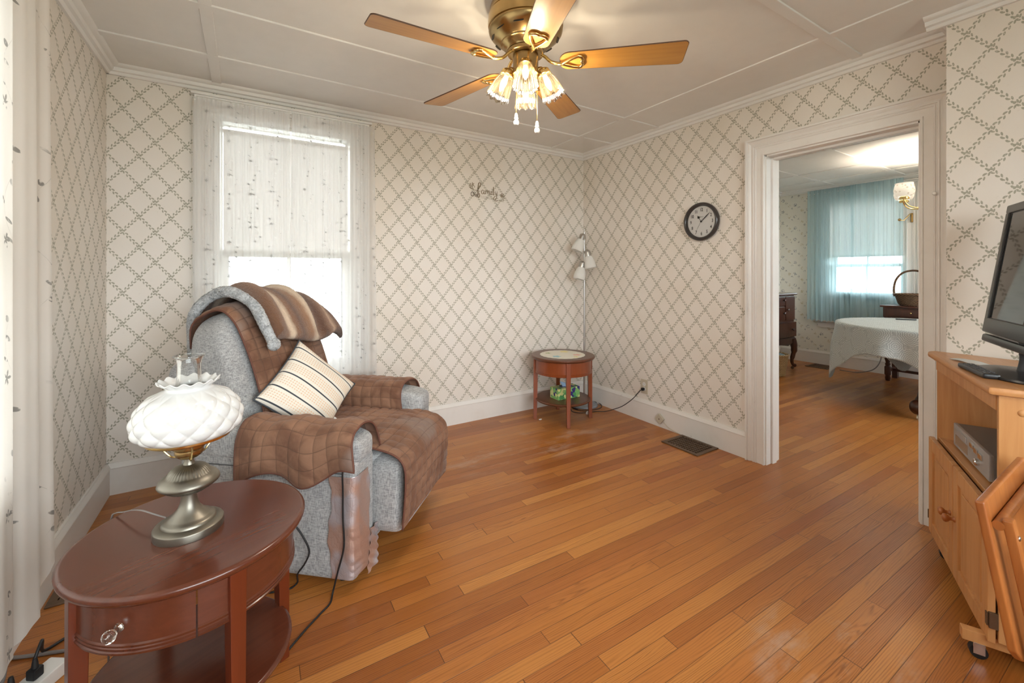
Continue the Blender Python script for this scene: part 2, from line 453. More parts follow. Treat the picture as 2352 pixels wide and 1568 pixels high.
MT['blue'] = sheer('blue_sheer', (0.55, 0.75, 0.81), 0.30, None, 0.55)
MT['shade'] = sheer('roller_shade_cloth', (0.86, 0.84, 0.82), 0.0, None, 0.40)
MT['mahog'] = wood('mahogany_finish', lin(104, 54, 35), lin(74, 34, 21), 'x', 1.2, 0.24, 0.25, 0.6)
MT['mahogleg'] = wood('mahogany_finish_leg', lin(116, 50, 24), lin(82, 32, 14), 'z', 1.2, 0.3, 0.2, 0.6)
MT['walnut'] = wood('walnut_top', lin(112, 66, 42), lin(78, 42, 26), 'x', 1.2, 0.32, 0.1, 0.6)
MT['cherry'] = wood('reddish_cherry', lin(150, 76, 38), lin(112, 50, 22), 'z', 1.2, 0.3, 0.2, 0.6)
MT['pine'] = wood('honey_pine', lin(212, 158, 102), lin(186, 126, 72), 'z', 1.0, 0.38, 0.1, 1.3)
MT['pinex'] = wood('honey_pine_top', lin(208, 152, 98), lin(182, 122, 70), 'x', 1.0, 0.35, 0.1, 1.3)
MT['pinedk'] = wood('amber_maple', lin(190, 118, 58), lin(150, 84, 38), 'z', 0.9, 0.33, 0.2, 1.2)
MT['blade'] = wood('fan_blade_oak', lin(202, 150, 76), lin(164, 110, 48), 'x', 1.0, 0.32, 0.2, 0.8)
MT['bladeedge'] = plain('dark_blade_edge', (0.10, 0.045, 0.02), 0.5)
MT['dwood'] = wood('dark_antique_wood', lin(84, 42, 26), lin(44, 20, 12), 'z', 1.0, 0.28, 0.3, 0.8)
MT['brass'] = plain('antique_brass', (0.42, 0.29, 0.13), 0.26, 1.0, 0.18)
MT['brassL'] = plain('bright_brass', (0.72, 0.52, 0.22), 0.18, 1.0, 0.1)
MT['pewter'] = plain('tarnished_brass', (0.27, 0.25, 0.21), 0.42, 1.0, 0.30)
MT['steel'] = plain('brushed_nickel', (0.50, 0.49, 0.47), 0.32, 1.0, 0.05)
MT['greymetal'] = plain('grey_enamel', (0.33, 0.36, 0.40), 0.35, 0.3, 0.05)
MT['chrome'] = plain('chrome', (0.75, 0.75, 0.75), 0.12, 1.0)
MT['black'] = plain('black_plastic', (0.018, 0.018, 0.02), 0.32)
MT['blackm'] = plain('matte_black_rubber', (0.012, 0.012, 0.013), 0.55)
MT['bezel'] = plain('charcoal_bezel', (0.016, 0.017, 0.019), 0.25)
MT['screen'] = plain('dark_glass_screen', (0.012, 0.013, 0.015), 0.06, Specular_IOR_Level=0.9)
MT['silver'] = plain('silver_plastic', (0.42, 0.42, 0.42), 0.35, 0.4)
MT['white'] = plain('white_plastic', (0.78, 0.77, 0.74), 0.35)
MT['ivory'] = plain('ivory_plastic', (0.56, 0.50, 0.39), 0.4, nz=0.03)
MT['greyc'] = plain('grey_cable', (0.23, 0.21, 0.20), 0.5)
MT['milk'] = plain('milk_glass', (0.70, 0.70, 0.69), 0.12, Coat_Weight=0.4)
MT['frost'] = sheer('frosted_glass', (0.93, 0.92, 0.89), 0.06, None, 0.4)
MT['clear'] = glass('clear_glass', (0.98, 0.99, 0.99), 0.97, 0.05)
MT['iron'] = plain('brown_iron', (0.14, 0.085, 0.05), 0.45, 0.4, 0.2)
MT['void'] = plain('black_duct', (0.004, 0.003, 0.003), 0.9)
MT['chair'] = weave('grey_tweed', (0.165, 0.165, 0.17), (0.50, 0.50, 0.50))
# ------------------------------------------------------------------ the room
XB, YA, XL, YF = 2.88, 3.255, -0.665, -1.40
XD = 6.72; HC = 2.43; T = 0.15; CB = 2.377
XBUMP, YBUMP = 2.71, 0.60
FD0, FD1, DH = 0.73, 1.486, 2.02      # doorway in the right wall
WX0, WX1, WZ0, WZ1 = -0.155, 0.665, 0.56, 2.235   # back window
LY0, LY1, LZ0, LZ1 = 0.60, 1.90, 0.60, 2.235      # left window
DY0, DY1, DZ0, DZ1 = 1.83, 2.64, 0.62, 2.235      # dining window
m = M(); m.bx(XL-T, XD+T, YF-T, YA+T, -0.06, 0.0); struct(m.obj('floor', MT['floor'], smooth=0))
m = M(); m.bx(XL-T, XB+T*0.5, YF-T, YA+T, HC, HC+0.05); ceil1 = struct(m.obj('ceiling', MT['ceil'], smooth=0))
m = M(); m.bx(XB+T*0.5, XD+T, YF-T, YA+T, HC, HC+0.05); ceil2 = struct(m.obj('ceiling', MT['ceil'], smooth=0))
def hole_wall(name, mat, axis, c0, c1, a0, a1, h0, h1, v0, v1, top=HC):
    """wall slab from c0..c1 in thickness, a0..a1 along, with a hole"""
    m = M()
    def b(p0, p1, z0, z1):
        if p1-p0 < 1e-6 or z1-z0 < 1e-6: return
        if axis == 'x': m.bx(p0, p1, c0, c1, z0, z1)
        else: m.bx(c0, c1, p0, p1, z0, z1)
    b(a0, h0, 0, top); b(h1, a1, 0, top); b(h0, h1, v1, top)
    if v0 > 0: b(h0, h1, 0, v0)
    return struct(m.obj(name, mat, smooth=0))
hole_wall('wall_back', MT['wallA'], 'x', YA, YA+T, XL-T, XB+T, WX0, WX1, WZ0, WZ1)
hole_wall('wall_left', MT['wallL'], 'y', XL-T, XL, YF, YA, LY0, LY1, LZ0, LZ1)
hole_wall('wall_front', MT['wallF'], 'x', YF-T, YF, XL-T, XB+T/2, -0.6, 2.0, 0.75, 2.35)  # opening belongs to the added, unseen window
# right wall: room side papered with trellis, dining side floral (two leaves of the same partition)
hole_wall('wall_right', MT['wallB'], 'y', XB, XB+0.07, YF, YA, FD0, FD1, 0, DH)
hole_wall('wall_dining_near', MT['floralx'], 'y', XB+0.07, XB+0.14, YF, YA, FD0, FD1, 0, DH)
m = M(); m.bx(XBUMP, XB, YF, YBUMP, 0, HC); struct(m.obj('wall_chimney', MT['wallbump'], smooth=0))
hole_wall('wall_dining_far', MT['floralx'], 'y', XD, XD+T, YF, YA, DY0, DY1, DZ0, DZ1)
m = M(); m.bx(XB+T, XD+T, YA, YA+T, 0, HC); struct(m.obj('wall_dining_back', MT['floraly'], smooth=0))
hole_wall('wall_dining_front', MT['floraly'], 'x', YF-T, YF, XB+T/2, XD+T, 3.7, 6.3, 0.75, 2.35)  # opening belongs to the added dining window
# crown moulding: a stepped profile swept along each wall
def sweep(name, a, b, nrm, prof, mat, parent=None):
    """profile (out, z) extruded along a->b, out measured along nrm"""
    a = Vector(a); b = Vector(b); n = Vector((nrm[0], nrm[1], 0)); m = M(); k = len(prof)
    vs = [a+n*p[0]+Vector((0, 0, p[1])) for p in prof]+[b+n*p[0]+Vector((0, 0, p[1])) for p in prof]
    fs = [[i, (i+1) % k, k+(i+1) % k, k+i] for i in range(k)]+[list(range(k)), list(range(k, 2*k))[::-1]]
    m.add(vs, fs); return m.obj(name, mat, parent, smooth=35)
CP = [(0, CB), (0.012, CB), (0.018, CB+0.006), (0.020, CB+0.014), (0.034, CB+0.018), (0.037, CB+0.026), (0.038, CB+0.036), (0.052, CB+0.039), (0.060, CB+0.045), (0.064, HC+0.001), (0, HC+0.001)]
def crown(n, a, b, nrm): struct(sweep('trim_%d' % n, a, b, nrm, CP, MT['ceil']))
crown(1, (XL, YA, 0), (XB, YA, 0), (0, -1))
crown(2, (XB, YA, 0), (XB, YBUMP, 0), (-1, 0))
crown(3, (XBUMP, YBUMP+0.064, 0), (XBUMP, YF, 0), (-1, 0))
crown(4, (XBUMP, YBUMP, 0), (XB, YBUMP, 0), (0, 1))
crown(5, (XL, YF, 0), (XL, YA, 0), (1, 0))
crown(6, (XB+0.14, YA, 0), (XD, YA, 0), (0, -1))
crown(7, (XD, YA, 0), (XD, YF, 0), (-1, 0))
# flat ceiling battens with an eased edge
def batten(n, x0, x1, y0, y1, zt=HC):
    th = 0.009 if (x1-x0) > (y1-y0) else 0.0078
    m = M(); m.bx(x0, x1, y0, y1, zt-th, zt+0.002, 0.003); struct(m.obj('trim_%d' % n, MT['ceil'], smooth=30))
batten(10, XL+0.06, XB-0.06, 2.802, 2.852); batten(11, XL+0.06, XB-0.06, 2.285, 2.335)
batten(12, XL+0.06, XB-0.06, 0.948, 0.996); batten(13, XL+0.06, XBUMP-0.06, -0.35, -0.30)
batten(14, -0.175, -0.125, YF+0.02, YA-0.06); batten(15, 2.43, 2.48, YF+0.02, YA-0.06)
for i, yy in enumerate((2.56, 1.85, 1.15, 0.3)): batten(16+i, XB+0.16, XD-0.06, yy-0.025, yy+0.025)
for i, xx in enumerate((3.9, 4.75, 5.68, 6.25)): batten(20+i, xx-0.025, xx+0.025, YF+0.02, YA-0.06)
# baseboards
BH = 0.178
BP = [(0, 0), (0.018, 0), (0.018, BH-0.032), (0.022, BH-0.028), (0.020, BH-0.020), (0.012, BH-0.008), (0.010, BH), (0, BH)]
def base(name, a, b, nrm): struct(sweep('baseboard_'+name, a, b, nrm, BP, MT['oldpaint']))
base('back', (XL, YA, 0), (XB, YA, 0), (0, -1)); base('left', (XL, YF, 0), (XL, YA, 0), (1, 0))
base('right', (XB, 1.60, 0), (XB, YA, 0), (-1, 0)); base('chimney', (XBUMP, YF, 0), (XBUMP, YBUMP, 0), (-1, 0))
base('dining_back', (XB+0.14, YA, 0), (XD, YA, 0), (0, -1)); base('dining_far', (XD, YF, 0), (XD, YA, 0), (-1, 0))
# ------------------------------------------------------------------ doorway casing, jamb liner, stop
CW = 0.118
def uframe(m, P, a0, a1, z0, z1, prof):
    """mitred moulding round three sides of an opening; prof = [(distance from opening, height off wall)]; P(a, out, z)->point"""
    k = len(prof); vs = []
    for (sx, top) in ((-1, 0), (-1, 1), (1, 1), (1, 0)):
        for d, h in prof:
            a = (a0-d) if sx < 0 else (a1+d); z = (z1+d) if top else z0
            vs.append(P(a, h, z))
    fs = []
    for j in range(3):
        for i in range(k): fs.append([j*k+i, j*k+(i+1) % k, (j+1)*k+(i+1) % k, (j+1)*k+i])
    fs += [list(range(k)), [3*k+i for i in range(k)][::-1]]
    m.add(vs, fs)
CPF = [(0, 0), (0, 0.016), (0.003, 0.019), (0.012, 0.019), (0.014, 0.014), (0.050, 0.014), (0.052, 0.018), (0.057, 0.020), (0.060, 0.016), (0.063, 0.016), (0.066, 0.021), (0.073, 0.021),
       (0.076, 0.016), (0.082, 0.015), (0.090, 0.022), (0.097, 0.026), (0.103, 0.024), (0.105, 0.034), (0.116, 0.034), (0.118, 0.030), (0.118, 0)]
m = M(); uframe(m, lambda a, h, z: (XB-h, a, z), FD0, FD1, 0.0, DH, CPF)
dc = struct(m.obj('door_1', MT['oldpaint'], smooth=30))
m = M()
for yy, s in ((FD1, -1), (FD0, 1)):
    m.bx(XB-0.002, XB+0.142, yy+0.001*s*-1, yy+0.008*s, 0, DH-0.010)
    m.bx(XB+0.055, XB+0.10, yy+0.0075*s, yy+0.020*s, 0.0005, DH-0.012)
m.bx(XB-0.0015, XB+0.1415, FD0+0.009, FD1-0.009, DH-0.010, DH+0.001); m.bx(XB+0.056, XB+0.099, FD0+0.021, FD1-0.021, DH-0.024, DH-0.0105)
m.obj('jamb_liner', MT['oldpaint'], dc, smooth=0)
m = M()
m.bx(XB+0.14, XB+0.16, FD1-0.007, FD1+0.1, 0, DH+0.1, 0.003)
m.bx(XB+0.14, XB+0.16, FD0-0.1, FD0, 0, DH+0.1, 0.003); m.bx(XB+0.14, XB+0.159, FD0, FD1, DH, DH+0.1, 0.003)
m.obj('dining_side_casing', MT['oldpaint'], dc, smooth=30)
m = M(); m.lathe([(0.0, 0.022), (0.007, 0.020), (0.010, 0.012), (0.005, 0.008), (0.004, 0.0)], 16, Matrix.Translation((XB-0.017, 0.672, 1.642)) @ Matrix.Rotation(-pi/2, 4, 'Y'))
tag(m.obj('wall_knob', MT['white']), 'small white painted knob on the door casing at right', 'knob')
# ------------------------------------------------------------------ windows
def window(n, axis, wall, sgn, a0, a1, z0, z1, head=0.10, side=0.11, apron=True, muntin=True, mid=None):
    """axis 'x': wall plane y=wall, outward sgn. Built in local (a, out, z)"""
    def P(m, p0, p1, o0, o1, q0, q1, bev=0.002):
        if axis == 'x': m.bx(p0, p1, wall+sgn*o0, wall+sgn*o1, q0, q1, bev)
        else: m.bx(wall+sgn*o0, wall+sgn*o1, p0, p1, q0, q1, bev)
    mid = mid or (z0+z1)/2; root = None
    m = M()
    Q = (lambda a, h, z: (a, wall-sgn*h, z)) if axis == 'x' else (lambda a, h, z: (wall-sgn*h, a, z))
    kk = side/0.118; uframe(m, Q, a0, a1, z0-0.02, z1, [(d*kk, h) for d, h in CPF])
    for s, e in ((a0, 1), (a1, -1)): P(m, s-e*0.001, s+e*0.020, -0.001, 0.149, z0, z1)
    P(m, a0+0.022, a1-0.022, -0.001, 0.149, z1-0.022, z1+0.001); P(m, a0+0.022, a1-0.022, -0.001, 0.149, z0-0.001, z0+0.02)
    P(m, a0-side-0.015, a1+side+0.015, -0.052, 0, z1+side-0.004, z1+side+0.010)
    root = struct(m.obj('window_%d' % n, MT['paint'], smooth=30))
    m = M(); P(m, a0-side-0.03, a1+side+0.03, -0.06, 0.0, z0-0.03, z0, 0.006)
    if apron: P(m, a0-side, a1+side, -0.018, 0.0, z0-0.11, z0-0.03)
    m.obj('window_sill', MT['paint'], root, smooth=30)
    for k, (q0, q1, o) in enumerate(((mid-0.02, z1-0.02, 0.085), (z0+0.02, mid+0.02, 0.045))):
        m = M(); b0, b1 = a0+0.020, a1-0.020; fw = 0.045 if (k or n != 1) else 0.010
        P(m, b0, b0+fw, o, o+0.035, q0, q1); P(m, b1-fw, b1, o, o+0.035, q0, q1)
        P(m, b0+fw, b1-fw, o, o+0.035, q1-((0.04 if n != 1 else 0.006) if k == 0 else 0.035), q1); P(m, b0+fw, b1-fw, o, o+0.035, q0, q0+(0.035 if k == 0 else 0.06))
        if muntin: c = (b0+b1)/2; P(m, c-0.011, c+0.011, o+0.005, o+0.03, q0+0.03, q1-0.03)
        s = m.obj('window_sash', MT['paint'], root, smooth=30)
        m = M(); P(m, b0+fw-0.005, b1-fw+0.005, o+0.016, o+0.019, q0+0.03, q1-0.004 if k == 0 else q1-0.03, 0); m.obj('pane', MT['glass'], s, smooth=0)
    return root
window(1, 'x', YA, 1, WX0, WX1, WZ0, WZ1, mid=1.385)
window(2, 'y', XL, -1, LY0, LY1, LZ0, LZ1, mid=1.385)
window(3, 'y', XD, 1, DY0, DY1, DZ0, DZ1, mid=1.35, side=0.12)
window(4, 'x', YF, -1, -0.6, 2.0, 0.75, 2.35, head=0.05, mid=1.5)  # unseen window, added behind the camera for fill daylight
window(5, 'x', YF, -1, 3.7, 6.3, 0.75, 2.35, head=0.05, mid=1.5)  # unseen dining window, added to bring in more daylight
# roller shades
def roller(name, axis, at, a0, a1, zt, zb, label, rod=0.014):
    t = thing(name, label, 'window shade', ((a0+a1)/2, at, zb) if axis == 'x' else (at, (a0+a1)/2, zb), 0 if axis == 'x' else pi/2, 'roller shades')
    w = (a1-a0)/2; m = M(); h = zt-zb
    m.grid(lambda u, v: (-w+2*w*u, 0.002*sin(u*9), v*h), 16, 4); m.obj('shade_cloth', MT['shade'], t, solid=0.0006)
    m = M(); m.box((0, 0, 0.012), (2*w, 0.010, 0.026), 0.004); m.obj('hem_bar', MT['shade'], t)
    m = M(); m.cyl((-w-0.01, 0.018, h+0.004), (w+0.01, 0.018, h+0.004), rod, 20); m.obj('roller_tube', MT['shade'], t)
roller('roller_shade', 'x', YA+0.028, -0.118, 0.628, 2.160, 1.358, 'white roller shade pulled half down in the window behind the recliner')
roller('roller_shade', 'y', XD+0.028, DY0+0.01, DY1-0.045, 2.19, 1.46, 'pale roller shade behind the blue curtain in the dining room')
# curtain rods and curtains
def rodobj(a, b, r, label, ret):
    t = thing('curtain_rod', label, 'curtain rod', a, group='white curtain rods over the windows'); d = Vector(b)-Vector(a)
    m = M(); m.tube([Vector(ret), (0, 0, 0), d, d+Vector(ret)], r, 10, flat=0.6); m.obj('rod', MT['white'], t)
    for p in (Vector(ret), d+Vector(ret)):
        m = M(); m.box(p*1.0, (0.02, 0.02, 0.04), 0.004); m.obj('bracket', MT['brassL'], t)
def curtain(name, label, cat, axis, fix, a0, a1, z0, z1, mat, folds, amp, head=0.03, group=None, wav=0.0, cornr=0.0, seed=1, narrow=0.0, z1fun=None):
    rd = random.Random(seed); ph = [rd.uniform(0, 6.28) for _ in range(6)]
    nu = int(folds*14); nv = 60; L = a1-a0
    def f(u, v):
        z = z0+(z1-z0)*v
        d = (1-v)
        w = u*folds*2*pi + 1.3*sin(u*7+ph[0])+0.9*sin(u*17+ph[1])
        gath = max(0.0, 1-(1-v)/0.04)
        o = amp*(0.35+0.65*d)*sin(w)*(0.7+0.3*sin(u*11+ph[2])) + 0.25*amp*sin(2.3*w+ph[3]) + wav*sin(u*5+v*3+ph[4])
        a = a0+L*u + 0.35*amp*cos(w)*d
        if narrow: a = (a0+a1)/2+(a-(a0+a1)/2)*(1+narrow*d)
        zz = z
        if cornr:
            e = min(u, 1-u)*abs(L)
            if e < cornr: zz = z + (1-v)**6*(cornr-sqrt(max(0, cornr**2-(cornr-e)**2)))
        zz += 0.010*sin(w)*(1-v)**8
        return (a, o, zz) if axis == 'x' else (o, a, zz)
    m = M(); m.grid(f, nu, nv)
    c = (a0+a1)/2
    org = Vector((c, fix, z0)) if axis == 'x' else Vector((fix, c, z0))
    for p in m.v: p -= Vector((org.x if axis == 'x' else 0, 0 if axis == 'x' else org.y, org.z))
    o = m.obj(name, mat, None, smooth=180); o.location = org
    return tag(o, label, cat, group)
rodobj((-0.262, YA-0.062, 2.296), (0.792, YA-0.062, 2.296), 0.009, 'flat white curtain rod over the window behind the recliner', (0, 0.045, 0))
curtain('sheer_curtain', 'white embroidered sheer curtain, left panel behind the recliner', 'curtain', 'x', YA-0.075, -0.268, 0.250, 0.30, 2.315, MT['sheer'], 9, 0.014, seed=3, narrow=0.02, group='sheer panels on the window behind the recliner')
curtain('sheer_curtain', 'white embroidered sheer curtain, right panel behind the recliner', 'curtain', 'x', YA-0.080, 0.262, 0.800, 0.30, 2.315, MT['sheer'], 9, 0.014, seed=5, narrow=0.06, group='sheer panels on the window behind the recliner')
rodobj((XL+0.062, 0.40, 2.296), (XL+0.062, 2.16, 2.296), 0.009, 'white curtain rod over the window at the far left', (-0.045, 0, 0))
curtain('drape_curtain', 'cream embroidered curtain hanging at the far left edge', 'curtain', 'y', XL+0.075, 2.12, 0.50, 0.115, 2.315, MT['sheerL'], 11, 0.022, seed=8, cornr=0.18)
rodobj((XD-0.062, 1.70, 2.335), (XD-0.062, 2.84, 2.335), 0.009, 'white curtain rod in the dining room', (0.045, 0, 0))
curtain('blue_curtain', 'light blue sheer curtain in the dining room, left panel', 'curtain', 'y', XD-0.075, 2.86, 2.328, 0.60, 2.385, MT['blue'], 9, 0.018, seed=11, group='blue sheer panels in the dining room')
curtain('blue_curtain', 'light blue sheer curtain in the dining room, right panel behind the basket', 'curtain', 'y', XD-0.100, 2.348, 1.83, 0.60, 2.385, MT['blue'], 8, 0.020, seed=12, group='blue sheer panels in the dining room')
# ------------------------------------------------------------------ ceiling fan with light kit
FX, FY = 1.042, 1.555
fan = thing('ceiling_fan', 'brass ceiling fan with five light oak blades and four glass lamp shades', 'ceiling fan', (FX, FY, HC))
def FZ(z): return z-HC
m = M(); prof = [(0.0, 0.0), (0.135, 0.0), (0.150, -0.006), (0.156, -0.025), (0.157, -0.048), (0.153, -0.050), (0.153, -0.054), (0.163, -0.058), (0.165, -0.095), (0.163, -0.108), (0.158, -0.110), (0.158, -0.116), (0.162, -0.119), (0.160, -0.128), (0.152, -0.140),
    (0.132, -0.158), (0.112, -0.172), (0.108, -0.174), (0.107, -0.180), (0.098, -0.184), (0.094, -0.192), (0.084, -0.196), (0.080, -0.205), (0.0, -0.205)]
m.lathe(prof, 56); m.obj('motor_housing', MT['brass'], fan, smooth=50)
for k in range(10):
    m = M(); a = k*2*pi/10+0.15
    mt = Matrix.Rotation(a, 4, 'Z') @ Matrix.Translation((0.143, 0, -0.1505)) @ Matrix.Rotation(radians(49), 4, 'Y')
    m.sup((0, 0, 0), (0.010, 0.044, 0.004), 0.5, 0.7, 20, 6, mt); o = m.obj('vent_slot', MT['void'], fan)
m = M(); m.lathe([(0, -0.203), (0.074, -0.203), (0.078, -0.207), (0.078, -0.222), (0.070, -0.226), (0, -0.226)], 40); m.obj('rotor_ring', MT['brass'], fan)
m = M(); m.lathe([(0, -0.224), (0.050, -0.224), (0.056, -0.228), (0.056, -0.290), (0.054, -0.296), (0.060, -0.300), (0.060, -0.312), (0.050, -0.322), (0.030, -0.335), (0.012, -0.342), (0, -0.343)], 40); m.obj('switch_housing', MT['brass'], fan)
def blade_parts(ang):
    R0 = Matrix.Rotation(ang, 4, 'Z')
    tilt = R0 @ Matrix.Translation((0, 0, -0.262)) @ Matrix.Rotation(radians(-11), 4, 'X')
    # blade outline along +x
    L0, L1, w0, w1 = 0.150, 0.668, 0.052, 0.068
    poly = []
    def arc(cx, cy, r, a0, a1, n=6):
        for i in range(n+1):
            a = a0+(a1-a0)*i/n; poly.append((cx+r*cos(a), cy+r*sin(a)))
    arc(L0+0.042, w0-0.040, 0.040, pi/2, pi, 7); arc(L0+0.042, -w0+0.040, 0.040, pi, 1.5*pi, 7)
    arc(L1-0.018, -w1+0.018, 0.018, -pi/2, 0, 5); arc(L1-0.018, w1-0.018, 0.018, 0, pi/2, 5)
    m = M(); m.prism(poly, 0.0055, Matrix.Identity(4))
    b = m.obj('fan_blade', MT['blade'], fan, smooth=30, mt=tilt)
    m = M(); m.tube([(p[0]*1.0, p[1], 0.00275) for p in poly], 0.0030, 6, True); m.obj('edge_band', MT['bladeedge'], b, smooth=60)
    m = M()
    st = [(0.062, 0, 0.045), (0.085, 0, 0.030), (0.110, 0, 0.004), (0.140, 0, -0.008), (0.165, 0, -0.010)]
    m.tube(st, 0.0085, 10, sm=5, flat=0.8)
    for s in (-1, 1):
        m.tube([(0.158, 0, -0.010), (0.180, s*0.012, -0.009), (0.205, s*0.026, -0.007), (0.228, s*0.034, -0.005)], 0.0065, 8, sm=4)
    m.tube([(0.228, -0.034, -0.005), (0.240, -0.030, -0.005), (0.247, -0.014, -0.005), (0.243, 0, -0.005), (0.247, 0.014, -0.005), (0.240, 0.030, -0.005), (0.228, 0.034, -0.005)], 0.0080, 8, sm=4)
    for p in ((0.228, -0.034), (0.228, 0.034), (0.243, 0.0)): m.sup((p[0], p[1], -0.003), (0.016, 0.016, 0.014), 1, 1, 12, 8)
    m.obj('blade_iron', MT['brassL'], fan, smooth=60, mt=tilt)
for a in (33.66, 105.1, 177.5, -111.0, -40.5): blade_parts(radians(a))
# ribbed glass shades and bulbs
g = G('ribbed_glass'); nt = g.nt; nt.nodes.remove(g.bsdf)
t1 = g.node('ShaderNodeBsdfTransparent'); t1.inputs[0].default_value = (0.96, 0.88, 0.70, 1)
t2 = g.node('ShaderNodeBsdfTranslucent'); t2.inputs[0].default_value = (0.035, 0.026, 0.014, 1); t3 = g.node('ShaderNodeBsdfGlossy'); t3.inputs['Roughness'].default_value = 0.08
x, y, z = g.sep(g.co('Object')); a = g.math('ARCTAN2', y, x); rib = ((a*11.0).sin()*0.5+0.5)
m1 = g.node('ShaderNodeMixShader'); g.set(m1.inputs[0], (rib*0.45+0.22).cl()); nt.links.new(t1.outputs[0], m1.inputs[1]); nt.links.new(t2.outputs[0], m1.inputs[2])
fz = g.node('ShaderNodeFresnel'); fz.inputs[0].default_value = 1.5; m2 = g.node('ShaderNodeMixShader'); g.set(m2.inputs[0], (S(g, fz.outputs[0])*0.8+0.04).cl())
nt.links.new(m1.outputs[0], m2.inputs[1]); nt.links.new(t3.outputs[0], m2.inputs[2]); nt.links.new(m2.outputs[0], g.out.inputs[0]); MT['rib'] = g.mat
g = G('lit_bulb'); g.fin((1, 0.9, 0.7), 0.3, Emission_Color=(1.0, 0.80, 0.50), Emission_Strength=3.5); MT['bulb'] = g.mat
for k, ad in enumerate((146.0, 236.0, -34.0, 56.0)):
    a = radians(ad); tl = radians(24)
    R = Matrix.Rotation(a, 4, 'Z') @ Matrix.Translation((0.074, 0, -0.292)) @ Matrix.Rotation(pi-tl, 4, 'Y')
    m = M(); m.tube([(0.045*cos(a), 0.045*sin(a), -0.300), (0.060*cos(a), 0.060*sin(a), -0.286), R @ Vector((0, 0, -0.006))], 0.012, 10, sm=4)
    m.lathe([(0.0, -0.008), (0.020, -0.006), (0.029, 0.002), (0.031, 0.020), (0.028, 0.022), (0, 0.022)], 24, R)
    f = m.obj('lamp_holder', MT['brassL'], fan, smooth=60)
    m = M()
    def rf(r, z, aa, j): 
        q = 1+0.030*cos(aa*22) if j > 0 else 1
        zz = z + (0.004*cos(aa*11) if j >= 9 else 0)
        return r*q, zz
    m.lathe([(0.026, 0.012), (0.029, 0.022), (0.033, 0.034), (0.0375, 0.048), (0.041, 0.062), (0.0435, 0.076), (0.0455, 0.090), (0.047, 0.102), (0.0485, 0.112), (0.051, 0.121), (0.053, 0.126)], 132, None, rf, cap=False)
    m.obj('glass_shade', MT['rib'], fan, smooth=60, mt=R)
    m = M(); m.lathe([(0, 0.095), (0.004, 0.092), (0.010, 0.078), (0.014, 0.062), (0.014, 0.050), (0.011, 0.034), (0.010, 0.022), (0, 0.022)], 16)
    bo = m.obj('bulb', MT['bulb'], fan, smooth=60, mt=R); 
    l = bpy.data.lights.new('bulb_light', 'POINT'); l.energy = 4.3; l.color = (1.0, 0.91, 0.79); l.shadow_soft_size = 0.013
    lo = bpy.data.objects.new('bulb_light', l); COL.objects.link(lo); lo.parent = fan; lo.location = R @ Vector((0, 0, 0.108))
Rv = Vector((cos(radians(-32)), sin(radians(-32)), 0))
for off, zb in ((-0.041, 1.900), (0.050, 1.865)):
    p = Rv*off; m = M(); m.cyl((p.x, p.y, -0.29), (p.x, p.y, FZ(zb)+0.05), 0.0012, 8)
    n = int((FZ(2.14)-FZ(zb+0.05))/0.0055)
    for i in range(n): m.sup((p.x, p.y, FZ(2.14)-i*0.0055), (0.0046, 0.0046, 0.0046), 1, 1, 6, 4)
    c = m.obj('pull_chain', MT['brassL'], fan)
    m = M(); z0 = FZ(zb)
    m.lathe([(0, 0), (0.009, 0.002), (0.0125, 0.010), (0.011, 0.019), (0.007, 0.024), (0.0095, 0.028), (0.0085, 0.034), (0.0065, 0.038), (0.0075, 0.042), (0.005, 0.052), (0.0, 0.056)], 18, Matrix.Translation((p.x, p.y, z0)))
    m.obj('chain_pull', MT['white'], c)
# ------------------------------------------------------------------ recliner
CHL = Vector((0.300, 2.345, 0)); CHR = radians(48.1)
rec = thing('recliner', 'grey tweed recliner with torn taped front arm, facing into the room', 'armchair', CHL, CHR)
# local: x across (camera-side arm at -x), -y towards the room
def softbox(m, x0, x1, y0, y1, z0, z1, e=0.28, nu=44, nv=26, fn=None):
    m.sup(((x0+x1)/2, (y0+y1)/2, (z0+z1)/2), (x1-x0, y1-y0, z1-z0), e, e, nu, nv, None, fn)
m = M(); m.bx(-0.30, 0.30, -0.40, 0.34, 0.045, 0.30, 0.02); m.obj('base', MT['chair'], rec)
for s in (-1, 1):
    m = M()
    # side panel with a rounded front edge
    x0, x1 = (-0.41, -0.245) if s < 0 else (0.245, 0.41)
    m.bx(x0, x1, -0.45, 0.36, 0.035, 0.515, 0.028, 4)
    a = m.obj('armrest', MT['chair'], rec, smooth=60)
    m = M()
    def fn(p, s=s):
        t = (p.y+0.42)/0.84
        return (p.x, p.y, p.z + (0.012 if p.z > 0 else 0)*sin(t*pi))
    softbox(m, x0-0.006, x1+0.006, -0.462, 0.40, 0.475, 0.605, 0.42, fn=fn); m.obj('arm_pad', MT['chair'], a, smooth=180)
m = M()
def seatf(p): return (p.x, p.y, p.z+0.015*(1-(p.x/0.25)**2)*(1 if p.z > 0 else 0))
softbox(m, -0.245, 0.245, -0.47, 0.24, 0.29, 0.475, 0.30, fn=seatf); m.obj('seat_cushion', MT['chair'], rec, smooth=180)
m = M(); softbox(m, -0.243, 0.243, -0.565, -0.40, 0.115, 0.465, 0.34); m.obj('footrest', MT['chair'], rec, smooth=180)
m = M()
BKT = radians(17)
def backxf(x, y, z):   # from upright back frame to reclined
    zz = z-0.42; return Vector((x, 0.20 + y*cos(BKT)+zz*sin(BKT), 0.42 - y*sin(BKT) + zz*cos(BKT)))
